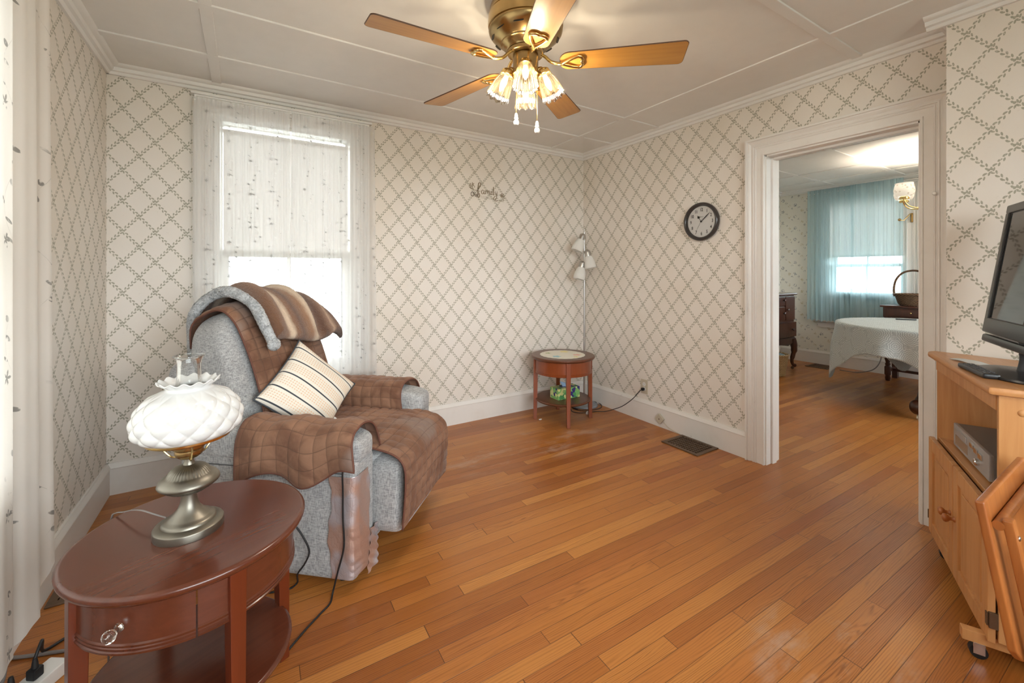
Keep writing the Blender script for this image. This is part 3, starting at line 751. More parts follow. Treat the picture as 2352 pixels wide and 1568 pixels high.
def backf(p):
    # p local to centre: height grows, shoulders rounded, belly
    x, y, z = p.x, p.y, p.z
    h = (z+0.36)/0.72
    bul = 0.03*sin(min(1, max(0, h))*pi)
    wid = 1.0-0.10*max(0, h-0.75)/0.25
    if h > 0.6: z -= 0.06*((abs(x)/0.30)**3)*(h-0.6)/0.4
    y -= bul*(1 if y < 0 else 0.3)
    q = backxf(x*wid, y+0.0, z+0.74)
    return (q.x, q.y, q.z)
m.sup((0, 0, 0), (0.63, 0.22, 0.72), 0.30, 0.42, 56, 36, None, backf); m.obj('backrest', MT['chair'], rec, smooth=180)
m = M()
def outf(p):
    q = backxf(p.x*1.0, p.y+0.12, p.z+0.62); return (q.x, q.y, q.z)
m.sup((0, 0, 0), (0.70, 0.15, 0.60), 0.25, 0.35, 48, 30, None, outf); m.obj('outer_back', MT['chair'], rec, smooth=180)
# stitched seams on the side panel
m = M()
m.tube([(-0.4115, 0.30, 0.46), (-0.4125, -0.05, 0.462), (-0.4115, -0.40, 0.465)], 0.0022, 6)
m.tube([(-0.4115, 0.13, 0.10), (-0.4115, 0.13, 0.36)], 0.0022, 6); m.tube([(-0.4115, 0.13, 0.10), (-0.4115, 0.30, 0.10)], 0.0022, 6)
m.obj('seam', plain('dark_grey_thread', (0.10, 0.10, 0.105), 0.8), rec)
# duct tape over the torn corner of the near arm
g = G('crinkled_silver_tape'); v = g.co('Object'); n = g.noise(v, 16.0, 3.0, 0.6); n2 = g.vor(g.vec(g.sep(v)[0]*60.0, g.sep(v)[1]*60.0, g.sep(v)[2]*40.0), 1.0, 'DISTANCE_TO_EDGE')
cc = g.mix(g.noise(v, 7.0, 2.0).sm(0.46, 0.58), (0.50, 0.45, 0.47), (0.50, 0.33, 0.27))
MT['tape'] = g.fin(cc, 0.26, 0.45, g.bump(n2.sm(0.0, 0.15)*0.3+n, 0.35, 0.003))
m = M(); rd = random.Random(4)
def tapef(u, v):
    z = 0.055+0.40*v; rg = 0.003*sin(v*31)+0.008*sin(v*9+1)
    s = (u-0.5)*0.19 + rg*(1 if u < 0.1 or u > 0.9 else 0) + (0.055*(1-v)**3 if u > 0.5 else 0)   # arc length around the corner
    puck = 0.0016*sin(v*74+3*sin(v*11)+u*9)*math.exp(-((u-0.50)/0.07)**2)*max(0, sin(v*5+0.3))+0.0008*sin(v*23+u*20)
    x0, y0, r = -0.41, -0.45, 0.028
    off = 0.0055+puck
    q = r*pi/4
    if s < -q: return (x0-off, y0+r+(-q-s), z)
    if s > q: return (x0+r+(s-q), y0-off, z)
    a = (s+q)/(2*q)*pi/2
    return (x0+r-(r+off)*cos(a), y0+r-(r+off)*sin(a), z)
m.grid(tapef, 40, 110); m.obj('tape_patch', MT['tape'], rec, smooth=25, solid=0.0015)
m = M()
def flapf(u, v):
    x = -0.325+0.055*u+0.03*v; z = 0.02+0.17*v
    return (x, -0.458-0.018*u*(1-v)-0.004*sin(v*30+u*9), z + 0.02*u*(1-v))
m.grid(flapf, 10, 24); m.obj('tape_patch', MT['tape'], rec, smooth=25, solid=0.0012)
for sx in (-0.33, 0.33):
    for sy in (-0.36, 0.26):
        m = M(); m.lathe([(0, 0), (0.022, 0), (0.024, 0.004), (0.020, 0.04), (0, 0.04)], 16, Matrix.Translation((sx, sy, 0))); m.obj('foot', MT['blackm'], rec)

# ------------------------------------------------------------------ quilted cover
def velvet(name, c1, c2, c3):
    g = G(name); v = g.co('Object'); n = g.noise(v, 7.0, 4.0, 0.6, 0.8); n2 = g.noise(v, 300.0, 2.0)
    c = g.mix(n.sm(0.36, 0.62), c1, c2); c = g.mix(g.noise(v, 3.1, 2.0).sm(0.55, 0.66)*0.8, c, c3)
    uu, vv, _ = g.sep(g.co('UV')); th = (1.0-(uu-uu.rnd()).abs().sm(0.012, 0.035)).max(1.0-(vv-vv.rnd()).abs().sm(0.012, 0.035)); c = g.mix(th*0.6, c, tuple(x*0.35 for x in c2))  # dark seam lines in the colour stand for shade in the stitched valleys
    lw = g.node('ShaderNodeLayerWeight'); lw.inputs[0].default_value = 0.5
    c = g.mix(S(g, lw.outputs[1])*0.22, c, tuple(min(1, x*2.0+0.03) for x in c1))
    return g.fin(c, 0.85, 0.0, g.bump(n2, 0.3, 0.001), Sheen_Weight=0.10, Sheen_Roughness=0.4)
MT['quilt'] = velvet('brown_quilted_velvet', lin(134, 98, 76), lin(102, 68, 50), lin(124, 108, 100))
MT['piping'] = plain('dark_brown_binding', lin(104, 64, 50), 0.7)
cov = thing('chair_cover', 'brown quilted velvet cover laid over the seat, arms and back of the recliner', 'chair cover', CHL, CHR)
def quiltsurf(name, fn, W, L, nu, nv, cell=0.055, puff=0.011, base=0.004, pipe=True, flip=1):
    """fn(u,v)->Vector on the body; normal from differences; quilting puffs outwards"""
    def nrm(u, v):
        e = 1e-3; a = Vector(fn(min(u+e, 1), v))-Vector(fn(max(u-e, 0), v)); b = Vector(fn(u, min(v+e, 1)))-Vector(fn(u, max(v-e, 0)))
        n = a.cross(b)*flip; return n.normalized() if n.length > 1e-12 else Vector((0, 0, 1))
    def q(u, v):
        s = abs(sin(pi*u*W/cell)*sin(pi*v*L/cell))
        rim = min(1.0, min(u, 1-u)*W/0.012, min(v, 1-v)*L/0.012)
        return Vector(fn(u, v))+nrm(u, v)*(base+puff*(s**0.33)*rim)
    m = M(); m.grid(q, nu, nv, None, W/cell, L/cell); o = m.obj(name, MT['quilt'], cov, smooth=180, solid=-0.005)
    if pipe:
        N = 60; m = M()
        pts = [fn(i/N, 0) for i in range(N)]+[fn(1, i/N) for i in range(N)]+[fn(1-i/N, 1) for i in range(N)]+[fn(0, 1-i/N) for i in range(N)]
        ns = [nrm(i/N, 0) for i in range(N)]+[nrm(1, i/N) for i in range(N)]+[nrm(1-i/N, 1) for i in range(N)]+[nrm(0, 1-i/N) for i in range(N)]
        m.tube([Vector(p)+n*0.002 for p, n in zip(pts, ns)], 0.0042, 6, True); m.obj('piping', MT['piping'], o, smooth=180)
    return o
def polypath(pts):
    """arc-length param over a smooth path in (y,z)"""
    P = spline([Vector((a, b, 0)) for a, b in pts], 8); d = [0]
    for i in range(1, len(P)): d.append(d[-1]+(P[i]-P[i-1]).length)
    def f(t):
        s = t*d[-1]
        lo = 0
        for i in range(1, len(d)):
            if d[i] >= s: lo = i-1; break
        else: lo = len(d)-2
        k = (s-d[lo])/max(1e-9, d[lo+1]-d[lo]); p = P[lo].lerp(P[lo+1], k); return p.x, p.y
    return f, d[-1]
sf, SL = polypath([(0.20, 0.520), (0.05, 0.508), (-0.15, 0.508), (-0.36, 0.508), (-0.48, 0.498), (-0.556, 0.474), (-0.588, 0.430), (-0.592, 0.36), (-0.588, 0.28), (-0.580, 0.175)])
def seatq(u, v):
    y, z = sf(v); x = -0.255+0.535*u
    x += 0.012*sin(v*5)*(u-0.5)
    z += 0.006*sin(u*8+v*5) - 0.010*(abs(u-0.5)*2)**4*(1 if v < 0.5 else 0)
    z += 0.020*sin(u*3.1)*max(0, v-0.8)*5*0.5
    return (x, y+0.006*sin(u*9+1)*max(0, v-0.55)*2, z)
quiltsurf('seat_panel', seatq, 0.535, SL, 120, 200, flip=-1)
# arm flaps
af, AL = polypath([(-0.222, 0.510), (-0.232, 0.575), (-0.255, 0.612), (-0.295, 0.632), (-0.350, 0.636), (-0.402, 0.622), (-0.429, 0.585), (-0.436, 0.54), (-0.437, 0.49), (-0.436, 0.455)])
def armn(u, v):
    # u along y (front to back), v across the arm
    x, z = af(v); y = -0.462+0.52*u + 0.02*sin(v*4)*(1-u)
    sag = max(0, v-0.55)/0.45
    z += sag*(0.030*sin(u*9.5+0.9)+0.020) - sag*0.055*u + 0.008*sin(u*14)*sin(v*3)
    x -= sag*0.012*(1+sin(u*17+1))
    return (x, y, z)
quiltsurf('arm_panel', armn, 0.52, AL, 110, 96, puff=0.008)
def armfar(u, v):
    x, z = af(v*0.86+0.0); y = -0.36+0.62*u + 0.015*sin(v*5)
    return (-x, y, z+0.004+0.006*abs(sin(u*7+v*3)))
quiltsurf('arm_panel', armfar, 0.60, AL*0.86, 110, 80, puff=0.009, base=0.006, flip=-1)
# back panel: from behind over the top and down the front
def bodyback(x, h):
    """front surface of the reclined back at height h (0..1)"""
    z = -0.36+0.72*h
    zz = z - (0.06*((abs(x)/0.30)**3)*(h-0.6)/0.4 if h > 0.6 else 0)
    y = -0.11-0.03*sin(min(1, h)*pi)
    return backxf(x, y, zz+0.74)
bf, BL = polypath([(0.128, 0.98), (0.095, 1.085), (0.0, 1.118), (-0.08, 1.108), (-0.128, 1.04), (-0.148, 0.94), (-0.160, 0.82), (-0.163, 0.70), (-0.157, 0.58), (-0.145, 0.50)])
def backq(u, v):
    yy, zz = bf(v); x = -0.235+0.52*u
    x += 0.07*(0.35-v)*(0.5-u)*0
    dz = -0.055*(abs(x)/0.30)**3*max(0, min(1, (zz-0.8)/0.25))
    q = backxf(x, yy, zz+dz); return (q.x, q.y, q.z)
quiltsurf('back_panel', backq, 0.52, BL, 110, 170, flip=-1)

# ------------------------------------------------------------------ fur throw
def fur():
    g = G('striped_fur'); nt = g.nt
    uv = g.co('UV'); u, v, w = g.sep(uv)
    n = g.noise(g.vec(u*9.0, v*5.0, 0.0), 1.0, 3.0, 0.6)
    t = u + (n-0.5)*0.07
    hair = g.noise(g.vec(u*260.0, v*45.0, 0.0), 1.0, 3.0, 0.7)
    hv = g.noise(g.co('Object'), 240.0, 2.0, 0.7)
    stops = [(0.0, lin(96, 66, 48)), (0.10, lin(128, 88, 60)), (0.17, lin(158, 116, 84)), (0.215, lin(226, 200, 172)), (0.25, lin(232, 210, 184)), (0.285, lin(146, 104, 74)), (0.36, lin(110, 72, 48)), (0.46, lin(160, 118, 86)),
             (0.505, lin(228, 204, 176)), (0.54, lin(226, 202, 174)), (0.58, lin(136, 94, 64)), (0.68, lin(96, 62, 42)), (0.76, lin(150, 108, 78)), (0.80, lin(200, 164, 132)), (0.85, lin(120, 82, 56)), (1.0, lin(84, 56, 40))]
    c = g.ramp(t, stops); c = g.mix((hair.sm(0.35, 0.65)*0.30), c, g.mul(c, (0.45, 0.40, 0.38)))
    return g.fin(c, 0.95, 0.0, g.bump(hair*0.7+hv, 0.9, 0.005), Sheen_Weight=0.35)
MT['fur'] = fur()
g = G('grey_fleece'); v = g.co('Object'); n = g.noise(v, 130.0, 4.0, 0.7); n2 = g.noise(v, 30.0, 3.0)
MT['fleece'] = g.fin(g.mix((n*0.6+n2*0.4).sm(0.35, 0.62), (0.25, 0.26, 0.27), (0.60, 0.61, 0.62)), 0.95, 0.0, g.bump(n, 0.9, 0.004), Sheen_Weight=0.4)
thr = thing('throw_blanket', 'brown and cream striped fur throw with grey underside draped over the recliner back', 'blanket', CHL, CHR)
tf, TL = polypath([(0.17, 0.80), (0.165, 0.95), (0.140, 1.075), (0.07, 1.140), (-0.02, 1.160), (-0.10, 1.135), (-0.160, 1.07), (-0.190, 0.985), (-0.205, 0.90), (-0.212, 0.86)])
def throwf(u, v, off=0.0):
    v0 = v; v = v*(1-0.13*max(0, (u-0.72)/0.28)**2); yy, zz = tf(v); fr = max(0, v-0.45)/0.55
    x = -0.165+0.565*u + 0.03*fr*u
    drop = 0.02+0.055*sin(u*7.0+0.8)*0.4 + 0.10*(u-0.5)*-0.1
    dz = -0.06*(abs(min(max(x, -0.4), 0.4))/0.32)**3*max(0, min(1, (zz-0.8)/0.3))
    fold = 0.008*sin(u*31+v*5)+0.010*sin(u*17+v*6+1)+0.006*sin(v*13+u*8)*fr
    # right end hangs lower past the shoulder
    hang = max(0, u-0.80)/0.20
    dz -= 0.10*hang**1.6
    n = (1 if v > 0.5 else -1)
    ed = max(0.0, min(1.0, min(u*0.565, (1-u)*0.565, (1-v0)*TL)/0.045)); rnd_ = sqrt(1-(1-ed)**2)
    up = (0.006 if off else 0.004)+0.044*(rnd_ if not off else 0.5)+fold*ed
    a = (v-0.45)*pi*1.1
    q = backxf(x, yy-up*sin(max(-pi/2, min(pi/2, a))), zz+dz+up*cos(max(-pi/2, min(pi/2, a)))+fr*(drop-0.02)*1.0)
    return (q.x, q.y, q.z)
def fuzz(m, amp, seed):
    rd = random.Random(seed)
    for q in m.v: q += Vector((rd.gauss(0, amp), rd.gauss(0, amp), rd.gauss(0, amp)))
m = M(); m.grid(throwf, 260, 300); fuzz(m, 0.0007, 5); m.obj('fur_side', MT['fur'], thr, smooth=180, solid=-0.003)
# rolled grey border along the near edge and the front hem
m = M(); pts = [Vector(throwf(0.0, i/30, -0.012)) for i in range(31)]
def wig(p, i): return p+Vector((0.003*sin(i*0.9)-0.006, 0.002*sin(i*0.7), 0.002*sin(i*0.5)))
m.tube([wig(p, i) for i, p in enumerate(pts)], [0.025+0.0015*sin(i*0.8) for i in range(31)], 60, sm=10, flat=0.8)
m.sup(pts[-1]+Vector((-0.004, -0.006, -0.010)), (0.058, 0.05, 0.056), 0.9, 0.9, 50, 34)
fuzz(m, 0.0013, 9); m.obj('rolled_edge', MT['fleece'], thr, smooth=180)

# ------------------------------------------------------------------ throw pillow
def pillowmat():
    g = G('striped_pillow_cover'); u, v, w = g.sep(g.co('UV'))
    # stripes run along u, repeat along v
    u, v = v, u
    s = (1.0-v)/0.21-0.09; f = s.fr()
    line = 1.0-((f-0.5).abs()).sm(0.040, 0.048)
    band = ((f-0.5).abs() > 0.19)*1.0
    du = (u*30.0).fr(); dv = (v*34.0).fr()
    dot = (((du-0.5).abs() < 0.30)*((dv-0.5).abs() < 0.27))*band
    base = (0.80, 0.75, 0.66)
    th = g.noise(g.co('Object'), 40.0, 2.0)
    peach = g.mix((1.1-u*1.2+(th-0.5)*0.2).cl(), lin(214, 180, 150), lin(236, 188, 140))
    c = g.mix(dot*0.75, base, peach); c = g.mix(line, c, lin(62, 66, 72))
    return g.fin(c, 0.85, 0.0, g.bump(dot*0.6+g.noise(g.co('Object'), 300.0, 1.0)*0.4, 0.4, 0.0015))
MT['pillow'] = pillowmat()
def pillow_mesh(m, S_=0.375, th=0.14, n=40):
    for sg in (1, -1):
        def f(u, v, sg=sg):
            x = u*2-1; y = v*2-1
            h = ((1-x*x)*(1-y*y))**0.42
            pin = 1-0.085*(1-abs(x)**2.2)*abs(y)**3; pin2 = 1-0.085*(1-abs(y)**2.2)*abs(x)**3
            return (x*S_/2*pin2, y*S_/2*pin, sg*th/2*h*(1+0.05*sin(x*5+y*3)))
        m.grid(f, n, n)
pil = thing('throw_pillow', 'cream throw pillow with dark stripes and peach dashes leaning on the recliner seat', 'pillow', (0, 0, 0))
PM = Matrix.Translation(CHL) @ Matrix.Rotation(CHR, 4, 'Z') @ Matrix.Translation((-0.056, -0.005, 0.675)) @ Matrix.Rotation(radians(-19.5), 4, 'Z') @ Matrix.Rotation(radians(63.3), 4, 'X') @ Matrix.Rotation(radians(39.4), 4, 'Z')
pil.matrix_world = PM
m = M(); pillow_mesh(m); po = m.obj('cushion', MT['pillow'], pil, smooth=180)
m = M(); N = 24
def edge(i, k):
    t = i/N*2-1; s = 0.1875; b = 1-0.085*(1-abs(t)**2.2)
    return [(t*s, -s*b, 0), (s*b, t*s, 0), (-t*s, s*b, 0), (-s*b, -t*s, 0)][k]
m.tube([edge(i, k) for k in range(4) for i in range(N)], 0.0042, 8, True); m.obj('piping', plain('slate_piping', lin(60, 64, 70), 0.8), pil, smooth=180)
m = M(); m.bx(-0.06, -0.03, -0.215, -0.178, -0.001, 0.0, 0); m.obj('care_label', MT['white'], pil)
# ------------------------------------------------------------------ round side tables
def round_table(name, label, loc, rz, tops, body, legm, drawer_at=None, group=None):
    t = thing(name, label, 'side table', loc, rz, group)
    R = 0.274; ZT = 0.55
    m = M(); m.lathe([(0, ZT-0.030), (R-0.030, ZT-0.030), (R-0.016, ZT-0.028), (R-0.006, ZT-0.022), (R-0.001, ZT-0.014), (R, ZT-0.008), (R-0.003, ZT-0.003), (R-0.008, ZT-0.001), (R-0.012, ZT), (0, ZT)], 96); m.obj('tabletop', tops, t, smooth=50)
    RA = 0.243
    def apron(a0, a1, nm, mat, r=RA, z0=0.405, z1=ZT-0.030, n=None):
        m = M(); n = n or max(3, int((a1-a0)/0.06))
        m.lathe([(r-0.012, z0), (r+0.002, z0), (r+0.003, z0+0.005), (r, z0+0.007), (r+0.002, z0+0.013), (r, z0+0.015), (r+0.002, z0+0.021), (r-0.001, z0+0.024), (r-0.001, z1), (r-0.014, z1), (r-0.014, z0+0.002)], n, None, None, False, a0, a1)
        # end caps
        return m.obj(nm, mat, t, smooth=40)
    if drawer_at is None:
        apron(0, 2*pi, 'apron', body, n=96)
    else:
        c, hw = drawer_at; d0, d1 = radians(c-hw), radians(c+hw)
        apron(d1+0.016, d0-0.016+2*pi, 'apron', body)
        d = apron(d0, d1, 'drawer', body)
        kd = Matrix.Rotation(radians(c), 4, 'Z') @ Matrix.Translation((RA+0.001, 0, 0.468)) @ Matrix.Rotation(pi/2, 4, 'Y')
        m = M(); m.lathe([(0.0, 0), (0.010, 0), (0.010, 0.003), (0.005, 0.006), (0.006, 0.014), (0.011, 0.018), (0.0145, 0.025), (0.013, 0.031), (0.008, 0.034), (0, 0.034)], 12, kd)
        m.obj('glass_knob', plain('clear_knob_glass', (0.95, 0.94, 0.90), 0.04, Transmission_Weight=1.0, IOR=1.5), d, smooth=20)
    for k in range(4):
        a = k*pi/2; m = M(); c_, s_ = cos(a), sin(a)
        m.beam((c_*(RA-0.008), s_*(RA-0.008), ZT-0.030), (c_*(RA-0.002), s_*(RA-0.002), 0.0), 0.038, 0.038, (c_, s_, 0), 0.002, 0.029, 0.029)
        m.obj('leg', legm, t, smooth=30)
    RS = 0.236; ZS = 0.185
    m = M(); m.lathe([(0, ZS-0.020), (RS-0.006, ZS-0.020), (RS, ZS-0.015), (RS+0.002, ZS-0.008), (RS-0.002, ZS-0.003), (RS-0.008, ZS), (0, ZS)], 80); m.obj('shelf', tops, t, smooth=50)
    return t
round_table('round_side_table', 'round mahogany side table in the foreground carrying the oil style lamp', (-0.117, 1.478, 0), radians(24), MT['mahog'], MT['mahog'], MT['mahogleg'], (216.5, 34), 'matching round side tables')
round_table('round_side_table', 'round cherry side table in the far corner with a doily on top', (2.325, 2.893, 0), radians(62), MT['walnut'], MT['cherry'], MT['cherry'], group='matching round side tables')
# ------------------------------------------------------------------ hurricane lamp
lamp = thing('table_lamp', 'brass hurricane table lamp with quilted milk glass shade and clear chimney', 'table lamp', (-0.131, 1.465, 0.55), 0.2)
m = M(); m.lathe([(0, 0), (0.079, 0), (0.080, 0.003), (0.080, 0.019), (0.078, 0.022), (0.068, 0.026), (0.062, 0.027), (0.061, 0.032), (0.056, 0.036), (0.050, 0.038), (0.046, 0.042), (0.036, 0.050), (0.026, 0.062), (0.020, 0.078), (0.018, 0.096), (0.019, 0.104), (0.024, 0.106), (0, 0.106)], 56)
m.obj('lamp_base', MT['pewter'], lamp, smooth=50)
m = M()
def flute(r, z, a, j):
    if 3 <= j <= 6 or 13 <= j <= 16: return r*(1+0.022*cos(a*40)), z
    return r, z
m.lathe([(0, 0.104), (0.018, 0.104), (0.026, 0.106), (0.034, 0.108), (0.042, 0.111), (0.050, 0.116), (0.056, 0.121), (0.062, 0.124), (0.069, 0.130), (0.071, 0.134), (0.069, 0.140), (0.063, 0.148), (0.054, 0.154), (0.049, 0.157), (0.045, 0.164), (0.037, 0.172), (0.024, 0.178), (0.014, 0.181), (0.011, 0.190), (0.012, 0.200), (0, 0.200)], 160, None, flute)
m.obj('font', MT['pewter'], lamp, smooth=50)
m = M(); m.lathe([(0, 0.196), (0.012, 0.196), (0.022, 0.200), (0.030, 0.206), (0.033, 0.214), (0.032, 0.222), (0.036, 0.226), (0.037, 0.240), (0.034, 0.243), (0.040, 0.250), (0.042, 0.256), (0.0, 0.256)], 40); m.obj('burner', MT['brass'], lamp, smooth=50)
m = M(); m.lathe([(0.086, 0.252), (0.096, 0.254), (0.098, 0.258), (0.098, 0.264), (0.094, 0.266), (0.086, 0.262), (0.086, 0.252)], 56, cap=False)
for k in range(3):
    a = 0.5+k*2*pi/3; m.tube([(0.090*cos(a), 0.090*sin(a), 0.258), (0.070*cos(a), 0.070*sin(a), 0.232), (0.046*cos(a), 0.046*sin(a), 0.205), (0.030*cos(a), 0.030*sin(a), 0.201), (0.016*cos(a), 0.016*sin(a), 0.203)], 0.0022, 6, sm=4)
m.obj('shade_ring', MT['brassL'], lamp, smooth=50)
m = M(); NQ = 13
sp = sp2([(0.090, 0.262), (0.104, 0.268), (0.114, 0.282), (0.1175, 0.300), (0.115, 0.322), (0.104, 0.346), (0.087, 0.366), (0.066, 0.380), (0.054, 0.386), (0.050, 0.392), (0.052, 0.398), (0.058, 0.404), (0.064, 0.409), (0.069, 0.412)], 6)
def milkf(r, z, a, j):
    h = (z-0.264)/(0.384-0.264)
    if 0 < h < 1:
        t = h*2.4; u = a*NQ/(2*pi)
        p = abs(sin(pi*(u+t)))*abs(sin(pi*(u-t)))
        r += 0.0085*(p**0.6)*min(1, h*8, (1-h)*8)
    elif z > 0.395:
        k = (z-0.395)/0.017; return r*(1+0.025*k*cos(a*14)), z+0.0035*k*cos(a*14+0.7)
    return r, z
m.lathe(sp, 260, None, milkf, cap=False); m.obj('lamp_shade', MT['milk'], lamp, smooth=180, solid=-0.003)
m = M(); m.lathe(sp2([(0.024, 0.256), (0.032, 0.275), (0.040, 0.300), (0.041, 0.330), (0.036, 0.365), (0.030, 0.400), (0.0275, 0.430), (0.0275, 0.455), (0.031, 0.469), (0.035, 0.476)], 5), 48, cap=False)
m.tube([(0.035*cos(i*pi/12), 0.035*sin(i*pi/12), 0.477) for i in range(24)], 0.0022, 6, True); m.obj('chimney', MT['clear'], lamp, smooth=60)
# lamp cord over the table edge
def cord(name, label, pts, r, mat, k=8, flat=1.0, cat='cord'):
    P = spline([Vector(p) for p in pts], k); o0 = P[0].copy(); m = M(); m.tube([p-o0 for p in P], r, 8, flat=flat)
    o = m.obj(name, mat, None, smooth=180); o.location = o0; return tag(o, label, cat)
cord('lamp_cord', 'clear grey lamp cord trailing from the brass lamp over the table edge', [(-0.185, 1.512, 0.575), (-0.215, 1.535, 0.583), (-0.245, 1.570, 0.585), (-0.272, 1.605, 0.578), (-0.300, 1.640, 0.564), (-0.318, 1.664, 0.556), (-0.333, 1.684, 0.535), (-0.338, 1.69, 0.45), (-0.340, 1.69, 0.2), (-0.345, 1.69, 0.012), (-0.38, 1.72, 0.005)], 0.0028, MT['greyc'], flat=0.6)
# ------------------------------------------------------------------ doily, tissue box
g = G('printed_doily'); v = g.co('Object'); x, y, z = g.sep(v)
c = (0.80, 0.76, 0.66)
for px_, py_, r_, cc in ((-0.06, -0.10, 0.035, lin(140, 196, 208)), (0.12, -0.03, 0.035, lin(232, 180, 165)), (0.03, 0.12, 0.04, lin(238, 222, 150)), (-0.12, 0.05, 0.025, lin(170, 180, 130)), (0.10, -0.115, 0.022, lin(230, 210, 130))):
    dx = (x-px_); dy = (y-py_); an = g.math('ARCTAN2', dy, dx); d = (dx*dx+dy*dy).sqrt()
    k = 1.0-(d-(an*5.0).cos()*0.006).sm(r_*0.85, r_)
    c = g.mix(k*0.85, c, cc)
MT['doily'] = g.fin(c, 0.85, 0.0, g.bump(g.noise(v, 200.0, 1.0), 0.3, 0.001))
m = M(); m.lathe([(0, 0.003), (0.10, 0.003), (0.180, 0.0035), (0.190, 0.0012), (0.180, 0), (0, 0)], 144, None, lambda r, z, a, j: (r*(1+(0.025*abs(cos(a*12)) if r > 0.15 else 0)), z))
o = m.obj('doily', MT['doily'], None); o.location = (2.315, 2.885, 0.5505); o.rotation_euler = (0, 0, radians(-32)); tag(o, 'round cream doily with pastel flowers on the corner table', 'doily')
g = G('tissue_box_print'); v = g.co('Object'); vo = g.vor(v, 34.0, 'F1', 'Color'); sx, sy, sz = g.sep(vo); d = g.vor(v, 34.0)
c = g.ramp(sx, [(0.0, lin(126, 186, 110)), (0.3, lin(126, 186, 110)), (0.31, lin(214, 218, 150)), (0.62, lin(214, 218, 150)), (0.63, lin(56, 50, 120)), (0.85, lin(56, 50, 120)), (0.86, lin(84, 156, 96)), (1.0, lin(84, 156, 96))])
g.nt.nodes[g.nt.nodes.find(c.k.node.name)].color_ramp.interpolation = 'CONSTANT'
c = g.mix(1.0-d.sm(0.10, 0.16), c, lin(236, 170, 110)); MT['tbox'] = g.fin(c, 0.5)
tb = thing('tissue_box', 'green and purple flowered tissue box on the shelf of the corner table', 'tissue box', (2.335, 2.875, 0.1855), radians(-2))
m = M(); m.bx(-0.115, 0.115, -0.058, 0.058, 0, 0.092, 0.002); m.obj('carton', MT['tbox'], tb, smooth=30)
m = M(); m.sup((0.01, 0, 0.0925), (0.13, 0.05, 0.002), 1, 1, 24, 6); m.obj('slot_film', plain('purple_film', lin(60, 54, 130), 0.3), tb)
m = M()
m.grid(lambda u, v: (-0.03+0.055*u-0.03*v, -0.012+0.012*sin(u*6)*(1-v*0.4)+0.01*v, 0.092+0.050*v*(1-0.3*u)), 14, 8); m.obj('tissue', plain('blue_tissue', lin(168, 196, 222), 0.9), tb, smooth=180, solid=0.0006)
# ------------------------------------------------------------------ floor lamp
fl_ = thing('floor_lamp', 'nickel floor lamp with three frosted shades standing in the far corner', 'floor lamp', (2.715, 3.055, 0))
m = M(); m.lathe([(0, 0), (0.120, 0), (0.124, 0.004), (0.124, 0.016), (0.118, 0.022), (0.03, 0.028), (0.012, 0.030), (0, 0.030)], 56); m.obj('lamp_base', MT['greymetal'], fl_, smooth=50)
m = M(); m.cyl((0, 0, 0.02), (0, 0, 1.635), 0.0095, 20); m.cyl((0, 0, 1.635), (0, 0, 1.665), 0.004, 12); m.cyl((0, 0, 1.20), (0, 0, 1.212), 0.0115, 16); m.cyl((0, 0, 0.62), (0, 0, 0.632), 0.0115, 16); m.obj('pole', MT['steel'], fl_)
for (z, side, tilt, fw) in ((1.575, -1, 24, 0.0), (1.42, 1, -10, 0.0), (1.315, -1, 14, 0.02)):
    rdv = Vector((cos(radians(-32)), sin(radians(-32)), 0)); fwd = Vector((-0.53, -0.848, 0))
    p0 = Vector((0, 0, z)); p1 = p0+rdv*(side*0.030)+fwd*(0.026+fw*0.3)
    m = M(); m.cyl(p0-Vector((0, 0, 0.014)), p0+Vector((0, 0, 0.014)), 0.013, 14); m.cyl(p0, p1, 0.006, 10)
    ax = (rdv*(side*abs(sin(radians(tilt))))+fwd*0.10+Vector((0, 0, -1))).normalized()
    q = ax.to_track_quat('Z', 'Y').to_matrix().to_4x4(); mt = Matrix.Translation(p1-ax*0.022) @ q
    m.lathe([(0, -0.026), (0.016, -0.026), (0.026, -0.018), (0.030, -0.004), (0.031, 0.036), (0.028, 0.036), (0, 0.034)], 28, mt); h = m.obj('lamp_head', MT['steel'], fl_, smooth=50)
    m = M(); m.lathe(sp2([(0.029, 0.030), (0.038, 0.048), (0.048, 0.075), (0.054, 0.105), (0.055, 0.130), (0.052, 0.148)], 4), 32, None, None, False); m.obj('glass_shade', MT['frost'], h, smooth=180, solid=-0.002, mt=mt)
# ------------------------------------------------------------------ corner television cabinet
A_ = Vector((2.662, 0.652, 0)); B_ = Vector((1.990, 0.346, 0))
ux = (B_-A_).normalized(); CANG = atan2(ux.y, ux.x)        # local +x runs A -> B, local -y... interior is on local +y side
CO = A_.copy()
LAB = (B_-A_).length
cab = thing('television_cabinet', 'honey pine corner television cabinet with two panelled doors and an open shelf', 'cabinet', CO, CANG)
